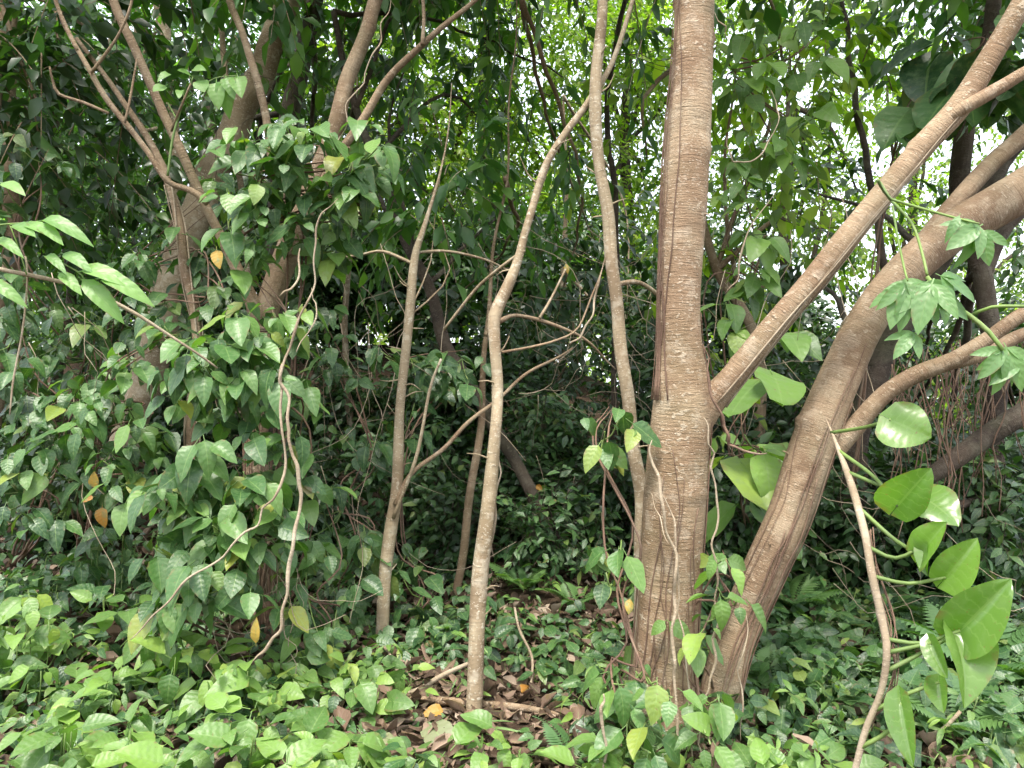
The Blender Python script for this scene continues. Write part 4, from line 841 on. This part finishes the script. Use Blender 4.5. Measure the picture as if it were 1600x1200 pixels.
for (px, py, n, L_) in [(1420, 440, 4, .19), (1455, 432, 3, .18), (1530, 350, 3, .16), (1500, 340, 1, .12), (1568, 545, 3, .16), (1440, 520, 1, .12), (1600, 560, 2, .16), (1475, 452, 1, .15)]:
    for k in range(n):
        az = gV.uniform(-1.3, 1.3)
        tip = np.array([math.sin(az), -.35, -.75 * math.cos(az) - .2]); leaf(T_V, 'lob', T_lob if gV.random() < .45 else T_lance, M_lobed, P(px, py, 2.68) + gV.normal(0, .012, 3), tip, np.array([gV.normal(0, .25), -.8, .5]), L_ * gV.uniform(.8, 1.1), gV)

# ------------------------------------------------------------------ left: branch with pale leaflets reaching in
T_L = thing('shrub_branch', 'thin bare branch with pale serrated leaves reaching in at the left edge', 'branch', P(-60, 405, 2.75))
gL = np.random.default_rng(91)
V, Q, L = tube(pix([(-60, 405, 8), (0, 420, 7), (70, 434, 7), (135, 452, 6), (205, 487, 6), (255, 518, 5), (310, 553, 4), (340, 575, 3)], 2.75, 3.1), 8, .03, .06, 92, .003); obj('stem', mesh('stem', V, Q, L), B_vine, T_L)
V, Q, L = tube(pix([(40, 400, 3), (42, 430, 3), (35, 520, 3), (20, 600, 3), (14, 650, 2)], 2.85), 6, .03, .06, 93, .004); obj('stem', mesh('stem', V, Q, L), B_vine, T_L)
def L_at(t, key, tm, mat, a, b, d0, d1, nm, g_, pet=None):
    p0, p1 = P(*a, d0), P(*b, d1); Ln = np.linalg.norm(p1 - p0)
    o = leaf(t, key, tm, mat, p0, p1 - p0, np.array(nm, float), Ln / 1.15 * (.84 if key == 'lance' else 1), g_)
    return o
for a, b in [((95, 395), (140, 402)), ((120, 425), (200, 402)), ((150, 435), (232, 432)), ((122, 432), (196, 488)), ((90, 425), (125, 440)), ((60, 345), (135, 332)), ((30, 350), (90, 345)), ((10, 345), (-20, 330)), ((55, 350), (95, 358)), ((-10, 372), (32, 376)), ((0, 285), (38, 290)), ((-20, 440), (28, 446)), ((70, 400), (95, 395)), ((15, 350), (60, 362))]:
    L_at(T_L, 'lance', T_lance, M_pale, a, b, 2.8, 2.7, (gL.normal(0, .2), -.7, .75), gL)
for rows in [[(135, 452, 3), (128, 430, 3), (95, 410, 2)], [(140, 452, 3), (150, 435, 2)], [(-40, 355, 3), (20, 350, 3), (60, 346, 2)], [(42, 430, 2), (30, 390, 2), (15, 350, 2)]]:
    V, Q, L = tube(pix(rows, 2.8), 5, .03, 0, 5, .001); obj('leaf_stalk', mesh('leaf_stalk', V, Q, L), B_green, T_L)
# sprig of fresh leaves on the forked tree's limb
T_SP = thing('leafy_sprig', 'sprig of fresh yellow-green leaves among the bare limbs at the top left', 'sprig', P(262, 275, dH - .42))
for rows in [[(262, 275, 4), (270, 215, 4), (285, 165, 3), (302, 120, 2)], [(283, 160, 3), (310, 140, 2), (335, 122, 2), (372, 118, 2)], [(278, 190, 3), (262, 160, 2)]]:
    V, Q, L = tube(pix(rows, dH - .42), 6, .03, 0, 6, .002); obj('stem', mesh('stem', V, Q, L), B_green, T_SP)
for a, b in [((338, 122), (338, 158)), ((352, 116), (362, 142)), ((352, 118), (350, 160)), ((370, 114), (376, 146)), ((310, 122), (318, 140)), ((300, 120), (285, 104)), ((262, 132), (240, 140)), ((268, 116), (250, 112)), ((275, 104), (280, 90)), ((285, 140), (278, 145)), ((300, 110), (312, 100))]:
    L_at(T_SP, 'ov', T_ov, M_pale, a, b, dH - .42, dH - .5, (.1, -.9, .4), gL)

# ------------------------------------------------------------------ lianas and roots
def liana(label, rows, d0, d1=None, mat=B_vine, seed=0, group=None, wob=.006, extra=()):
    pr = pix(rows, d0, d1); t = thing('liana', label, 'liana', pr[np.argmin(pr[:, 2])][:3], group)
    for k, r_ in enumerate([pr] + [pix(e, d0, d1) for e in extra]):
        r_[:, 3] *= .66; r_[0, 3] *= .35; r_[-1, 3] *= .35
        gk = np.random.default_rng(seed + k); r_ = catmull(r_, .06); r_[1:-1, :3] += gk.normal(0, .008, (len(r_) - 2, 3)); r_[:, 3] *= gk.uniform(.75, 1.25, len(r_))
        V, Q, L = tube(r_, 8, .02, .16, seed + k, wob); obj('strand', mesh('strand', V, Q, L), mat, t)
    return t
liana('pale knotted liana hanging over the leafy climber and ending in the creepers', [(528, 310, 3), (500, 335, 4), (492, 385, 5), (488, 440, 5), (470, 495, 6), (447, 560, 8), (440, 600, 8), (452, 650, 8), (448, 690, 9), (462, 730, 10), (470, 775, 10), (463, 830, 9), (452, 880, 9), (447, 930, 9), (437, 985, 8), (415, 1015, 7), (395, 1035, 6)], 3.15, 3.05, seed=1001,
    extra=[[(447, 560, 6), (438, 590, 6), (440, 640, 6), (446, 700, 6), (440, 760, 6), (415, 800, 5), (365, 850, 5), (325, 885, 5), (285, 910, 5), (240, 960, 4), (205, 1000, 4)], [(486, 450, 3), (494, 480, 3), (480, 520, 3), (462, 550, 3)]])
liana('thin pale liana looping beside the forked trunk', [(470, 390, 6), (472, 420, 6), (455, 450, 6), (438, 465, 5)], 3.6, 3.5, seed=1010)
liana('straight thin vine hanging from the forked limb at the top', [(612, -10, 3), (590, 60, 3), (572, 110, 3), (548, 165, 3), (535, 215, 3), (520, 235, 3)], 3.7, seed=1020)
liana('pair of pale vines running down the front of the thick tan trunk', [(1020, 690, 5), (1025, 730, 6), (1033, 770, 7), (1046, 830, 8), (1050, 900, 8), (1052, 980, 8), (1055, 1060, 7), (1060, 1130, 7), (1063, 1230, 6)], dA - .17, dA - .35, seed=1030, extra=[[(1035, 770, 4), (1052, 800, 5), (1058, 870, 5), (1062, 960, 5), (1070, 1040, 5), (1080, 1120, 5), (1092, 1230, 4)], [(1016, 770, 3), (1030, 810, 3), (1045, 850, 4)]])
liana('wavy thin vine hanging between the two big trunks', [(1098, 652, 4), (1108, 690, 4), (1118, 730, 5), (1120, 780, 5), (1117, 830, 5), (1121, 880, 5), (1116, 940, 5), (1122, 1000, 6), (1112, 1060, 6), (1095, 1110, 6), (1092, 1160, 6), (1105, 1220, 6)], dA - .2, dA - .3, seed=1040)
liana('brown dead vine stub bent below the fork of the thick tan trunk', [(1098, 540, 5), (1103, 575, 5), (1115, 620, 7), (1135, 670, 7), (1142, 695, 6), (1165, 703, 6), (1198, 709, 5)], dA - .14, dA - .2, B_root, seed=1050)
liana('thin vine ending near the foot of the leaning trunk', [(1168, 960, 3), (1165, 1000, 3), (1158, 1050, 3), (1162, 1100, 4), (1158, 1160, 4)], dB - .05, dB - .2, seed=1060)
liana('pale vine curving up right of the kinked sapling', [(890, 538, 5), (905, 530, 5), (922, 490, 5), (935, 440, 4), (945, 400, 4)], 3.7, seed=1070)
liana('thin grey vine in the leaves above the tan trunk fork', [(1133, 460, 3), (1150, 430, 4), (1165, 380, 4), (1185, 340, 3), (1210, 300, 3)], 3.7, seed=1080)
liana('curling pale tendril beside the upper tan trunk', [(1115, 20, 3), (1130, 45, 3), (1138, 60, 3)], dA, seed=1090)
liana('looping pale tendril right of the upper tan trunk', [(1135, 215, 3), (1140, 245, 4), (1155, 256, 4), (1190, 240, 3), (1210, 205, 3), (1216, 170, 3), (1205, 140, 3)], 3.5, seed=1100)
liana('upright brown vine stem at the bottom left of the tan trunk', [(945, 1085, 8), (940, 1110, 8), (944, 1150, 9), (942, 1230, 9)], 2.8, seed=1110, mat=B_vine)
liana('slim vine hugging the kinked sapling on its right', [(784, 640, 4), (780, 700, 5), (778, 760, 5), (774, 830, 5), (772, 870, 4)], dD + .22, dD + .1, seed=1120)
# roots clinging to the trunks: strands that follow the bark
def cling(label, pr, n, lo, hi, side, seed, mat=B_root, r=(.002, .006), spread=.7):
    c = catmull(pr, .04); g_ = np.random.default_rng(seed); m = len(c)
    t = thing('climbing_roots', label, 'roots', c[int(lo * m)][:3])
    T = nrm(np.gradient(c[:, :3], axis=0)); X = nrm(np.cross(T, OUT)); Yv = nrm(np.cross(X, T)) * 1.0
    Yv = np.where((Yv @ OUT)[:, None] > 0, Yv, -Yv)
    for k in range(n):
        a, b = int(m * lo), int(m * (lo + (hi - lo) * g_.uniform(.35, 1))); 
        ph = side + g_.normal(0, spread); w1, w2 = g_.uniform(.05, .4), g_.uniform(1, 4)
        i = np.arange(a, b, 3)
        if len(i) < 4: continue
        an = ph + w1 * np.sin(w2 * i * .04 + g_.uniform(0, 6)) + np.cumsum(g_.normal(0, .07, len(i))) + g_.normal(0, .35) * np.linspace(0, 1, len(i))
        # a strand standing slightly off the bark
        rad = (c[i, 3] * 1.03 + .003)[:, None]
        q = c[i, :3] + (np.cos(an)[:, None] * Yv[i] + np.sin(an)[:, None] * X[i]) * rad
        rr = g_.uniform(*r)
        V, Q, L = tube(np.column_stack([q, np.linspace(rr, rr * .5, len(i))]), 5, .04, .1, seed + k, .002); obj('root', mesh('root', V, Q, L), mat, t)
    return t
cling('net of brown roots clinging to the foot of the thick tan trunk', prA, 17, .0, .28, -.1, 1200, B_root, (.002, .005), .7)
cling('dark fibrous roots down the left edge of the thick tan trunk', prA, 20, .02, .40, 1.45, 1230, B_root, (.0015, .004), .25)
cling('dark fibrous roots down the right edge of the thick tan trunk', prA, 16, .3, .75, -1.4, 1260, B_root, (.0015, .004), .2)
cling('roots laced across the leaning trunk', prB, 9, .0, .45, .1, 1290, B_root, (.002, .005), .8)
cling('thin vines along the upper edge of the straight rising branch', brA, 6, .05, .95, 1.3, 1320, B_vine, (.002, .005), .35)
cling('hanging brown roots sheathing the lower forked trunk', prH, 26, .0, .4, 0, 1350, B_root, spread=.9)
# fine roots hanging at the right
t = thing('hanging_roots', 'curtain of fine grey roots hanging from the limbs at the right', 'roots', P(1500, 560, bB[1] + .6))
g_ = np.random.default_rng(1400)
for k in range(75):
    px = g_.uniform(1390, 1625); py = 560 - (px - 1450) * .25 + g_.uniform(-20, 30); ln = g_.uniform(80, 290); d = bB[1] + g_.uniform(.15, 1.6)
    pts = []
    q = px
    for s in np.linspace(0, 1, 6): pts.append([*P(q, py + ln * s, d), g_.uniform(.0022, .0042)]); q += g_.normal(0, 11)
    V, Q, L = tube(np.array(pts), 5, .06, .1, 1400 + k, .006); obj('root', mesh('root', V, Q, L), B_root, t)

# fine vines and twigs crossing the shade
def tangle(label, n, xr, yr, dr, ln, ang, seed, mat=B_vine, r=(.0012, .003)):
    g_ = np.random.default_rng(seed); c0 = P(sum(xr) / 2, yr[1], sum(dr) / 2); t = thing('thin_vines', label, 'vines', c0, 'thin vines in the shade')
    for k in range(n):
        d = g_.uniform(*dr); p = P(g_.uniform(*xr), g_.uniform(*yr), d); a = ang + g_.normal(0, .35); L_ = g_.uniform(*ln)
        dv = np.array([math.sin(a), g_.normal(0, .2), -math.cos(a)]); pts = []; rr = g_.uniform(*r) * d / 4
        for s in np.linspace(0, 1, 6):
            pts.append([*(p + dv * L_ * s), rr * (1 - .4 * s)]); dv = nrm(dv + g_.normal(0, .16, 3))
        q = np.array(pts); q[:, 2] = np.maximum(q[:, 2], gz(q[:, 0], q[:, 1]) + .01)
        V, Q, L = tube(q, 5, .08, .1, seed + k, .008); obj('vine', mesh('vine', V, Q, L), mat, t)
tangle('thin brown vines trailing across the shade around the straight sapling', 26, (480, 720), (380, 800), (4.2, 6), (.5, 1.4), .1, 1420)
tangle('thin bare twigs crossing behind the pale kinked sapling', 26, (700, 1000), (330, 650), (4.4, 6.5), (.4, 1.2), 1.2, 1450)
tangle('thin vines hanging in the dark hollow left of the tan trunk', 18, (820, 990), (520, 850), (4.4, 6.5), (.4, 1.0), 0, 1480)
tangle('thin vines hanging between the two big trunks', 22, (1110, 1330), (280, 700), (3.8, 5.5), (.4, 1.2), .1, 1510)
tangle('thin trailing vines at the far left', 20, (0, 300), (420, 800), (4.0, 5), (.4, 1.0), .15, 1540)
tangle('pale root threads under the leafy climber', 40, (300, 470), (760, 980), (3.45, 3.7), (.2, .5), 0, 1570)
tangle('thin dark twigs in the canopy near the top', 26, (560, 1320), (-40, 300), (5, 8), (.6, 1.6), 1.3, 1620, B_dark)
tangle('thin dark twigs among the leaves at the top left', 22, (0, 520), (-40, 350), (5, 7), (.6, 1.6), .6, 1650, B_dark)
tangle('loose twigs and roots over the slope at the right', 22, (1230, 1580), (760, 1020), (3.8, 5), (.3, .8), .9, 1680)
# ------------------------------------------------------------------ ferns
def frond(L, n, seed):
    g_ = np.random.default_rng(seed); parts = []
    s = np.linspace(0, 1, 12); sp = np.column_stack([0 * s, s * L * .92, L * (.42 * s - .62 * s ** 2.2), .0035 * (1.1 - s)])
    parts.append(tube(sp, 4, .06, 0, seed))
    V0, Q0, L0 = small_leaf(.13, .15)
    for k in range(n):
        f = .12 + .86 * k / n; w = L * .27 * math.sin(min(1, f * 1.25 + .05) * math.pi * .93) * (1 - .25 * f) + .01
        c = np.array([0, f * L * .92, L * (.42 * f - .62 * f ** 2.2)])
        for sg in (-1, 1):
            R = frames(np.array([sg, .45, -.15]), np.array([0, .1, 1.]))
            V = (V0 * w) @ R.T + c; V = V + g_.normal(0, .0008, V.shape)
            parts += [(V, Q0, L0)]
    V, Q, Lv = join(parts); return mesh('frond', V, Q, Lv)
fm = [frond(1.0, 20, 1 + k) for k in range(3)]
for f in fm: f.materials.append(M_fern)
def fern(label, px, py, n, L, seed):
    b = GP(px, py); g_ = np.random.default_rng(seed); t = thing('fern', label, 'fern', b, 'ferns')
    a0 = g_.uniform(0, 6)
    for k in range(n):
        az = a0 + k * 6.28 / n + g_.normal(0, .2); h = np.array([math.cos(az), math.sin(az) - .2, .75])
        R = frames(h, UP + g_.normal(0, .12, 3)); sc = 1.35 * L * g_.uniform(.7, 1.1)
        obj('frond', fm[k % 3], None, t, mw=Matrix.LocRotScale(Vector(b - UP * .01), Matrix(R.tolist()), Vector((sc,) * 3)))
fern('feathery pale fern at the right edge behind the heart leaves', 1540, 1075, 8, .55, 1501)
fern('small fern on the slope right of the pale kinked sapling', 815, 925, 6, .3, 1502)
fern('little fern above the litter left of the tan trunk', 900, 950, 5, .26, 1503)
fern('fern tip at the bottom edge left of the tan trunk', 895, 1195, 5, .2, 1504)
fern('fern between the brown vine stem and the tan trunk foot', 1030, 1185, 5, .2, 1505)
fern('fern under the leaning trunk on the slope', 1240, 960, 7, .4, 1506)
fern('fern in the creeper behind the heart-leaved stem', 1440, 985, 7, .42, 1507)
fern('fern at the bottom right behind the arrow leaves', 1480, 1150, 6, .36, 1508)
fern('fern hugging the ground right of the leaning trunk foot', 1200, 1085, 5, .26, 1509)

# ------------------------------------------------------------------ fallen wood and single fallen or yellow leaves
def stick(label, rows, seed, mat=B_vine, extra=(), lift=.02):
    prs = []
    for rws in [rows] + list(extra):
        q = []
        for (px, py, w, *h) in rws:
            g0 = GP(px, py + (h[0] if h else 0)); d = g0[1]; p = P(px, py, d); p[2] = max(p[2], gz(p[0], p[1]) + w / 2 / F * d + .004); q.append([*p, w / 2 / F * d])
        prs.append(np.array(q))
    t = thing('fallen_branch', label, 'fallen branch', prs[0][0][:3])
    for k, pr in enumerate(prs):
        V, Q, L = tube(pr, 9, .03, .12, seed + k, .004); obj('wood' if k == 0 else 'twig', mesh('wood', V, Q, L), mat, t)
stick('brown fallen branch lying behind the foot of the kinked sapling', [(640, 1092, 9, 6), (700, 1099, 13, 6), (760, 1104, 13, 6), (820, 1108, 11, 6), (880, 1121, 6)], 1601, B_red)
stick('thin grey stick slanting up to the kinked sapling', [(600, 1088, 6), (650, 1085, 8), (690, 1058, 8, 25), (735, 1036, 6, 50)], 1602, B_vine)
stick('forked grey twig on the litter left of the kinked sapling', [(590, 1000, 4, 20), (612, 1030, 5, 20), (625, 1065, 5, 10), (622, 1100, 5)], 1603, B_vine, [[(625, 1060, 3, 10), (637, 1030, 3, 40)]])
stick('thin bare twig standing in the seedlings right of the kinked sapling', [(805, 950, 4, 60), (812, 985, 4, 60), (832, 1030, 4, 40), (828, 1085, 4)], 1604, B_vine)
stick('thick pale root crossing the bottom right corner', [(1470, 1199, 12), (1520, 1190, 14), (1560, 1183, 14), (1640, 1180, 14)], 1605, B_vine)
stick('short twig propped on the ground at the bottom right', [(1430, 1150, 6, 20), (1470, 1140, 6, 40), (1500, 1110, 5, 70)], 1606, B_vine)
def single(label, a, b, d, mat, nm, tm, key, seed, cat='leaf', name='fallen_leaf', group=None):
    p0 = P(*a, d); p1 = P(*b, d - .03); g_ = np.random.default_rng(seed)
    i = int(g_.integers(len(tm))); R = frames(p1 - p0, np.array(nm, float)); s = np.linalg.norm(p1 - p0) * .85
    o = obj(name, leaf_mesh((key, i), tm[i], mat), None, mw=Matrix.LocRotScale(Vector(p0), Matrix(R.tolist()), Vector((s,) * 3)))
    tag(o, label, cat, group)
def ongr(label, px, py, size, mat, seed, tm=T_dead, key='dead', up=(0, -.5, 1)):
    b = GP(px, py); g_ = np.random.default_rng(seed); az = g_.uniform(0, 6.28); i = int(g_.integers(len(tm)))
    R = frames(np.array([math.cos(az), math.sin(az), .1]), np.array(up, float))
    o = obj('fallen_leaf', leaf_mesh((key, i), tm[i], mat), None, mw=Matrix.LocRotScale(Vector(b + UP * .03), Matrix(R.tolist()), Vector((size,) * 3)))
    tag(o, label, 'leaf', 'fallen leaves')
single('yellow dying leaf hanging at the top of the climber', (338, 385), (342, 418), 3.55, M_yellow, (0, -1, .3), T_ov, 'ov', 1, name='yellow_leaf')
single('orange upright dying leaf low on the leaning pale trunk', (147, 768), (146, 738), 3.95, M_yellow, (0, -1, .3), T_ov, 'ov', 2, name='yellow_leaf')
single('orange dying leaf lying level low on the leaning pale trunk', (150, 775), (128, 782), 3.95, M_yellow, (0, -1, .6), T_ov, 'ov', 3, name='yellow_leaf')
single('yellow drooping leaf low on the leaning pale trunk', (160, 785), (158, 825), 3.9, M_yellow, (0, -1, .3), T_ov, 'ov', 4, name='yellow_leaf')
single('small dry orange leaf dangling on a twig right of the kinked sapling', (884, 412), (888, 425), 3.9, M_yellow, (0, -1, .2), T_dead, 'dead', 5, name='dry_leaf')
single('orange dry leaf caught in the dark shade right of the kinked sapling', (838, 758), (850, 770), 5.2, M_yellow, (0, -1, .2), T_dead, 'dead', 6, name='dry_leaf')
single('orange dry leaf stuck to the left edge of the thick trunk', (985, 935), (980, 965), 3.15, M_yellow, (0, -1, .2), T_dead, 'dead', 7, name='dry_leaf')
single('slender yellow leaf standing in the creepers below the liana', (400, 1010), (398, 965), 3.0, M_yellow, (0, -1, .3), T_lance, 'lance', 8, name='yellow_leaf')
ongr('curled orange leaf on the litter right of the kinked sapling', 815, 1092, .13, M_yellow, 11, up=(0, -1, .5))
ongr('small yellow leaf on the ground left of the straight sapling', 512, 990, .08, M_yellow, 12, up=(0, -1, .5))
ongr('yellow curled leaf beside the foot of the straight sapling', 560, 950, .07, M_yellow, 13, up=(0, -1, .5))
ongr('large wilted olive leaf on the litter left of the kinked sapling', 665, 1140, .22, M_olive, 14, T_ov, 'ov', (0, -.7, 1))
ongr('second wilted olive leaf lying below the first', 632, 1162, .18, M_olive, 15, T_ov, 'ov', (.2, -.7, 1))
ongr('pale yellow leaf among creepers left of the kinked sapling', 700, 1120, .1, M_yellow, 16, T_ov, 'ov', (0, -.8, 1))
ongr('brown leaf propped among creepers below the climber', 285, 1095, .16, M_dead, 17, up=(0, -1, .5))
ongr('tan leaf caught under the bright climber mass', 290, 945, .12, M_yellow, 18, up=(0, -1, .5))
ongr('large wilted grey-green leaf on the slope right of the leaning trunk', 1335, 985, .34, M_olive, 19, T_heart, 'heart', (0, -.9, .8))
ongr('drooping olive leaf above the big wilted one on the slope', 1300, 950, .3, M_olive, 20, T_heart, 'heart', (.2, -.9, .8))
ongr('dry tan leaf lying at the bottom edge right of the wilted leaves', 715, 1185, .14, M_dead, 22)
ongr('dry pale leaf on the litter near the middle of the bottom edge', 840, 1185, .12, M_dead, 23)
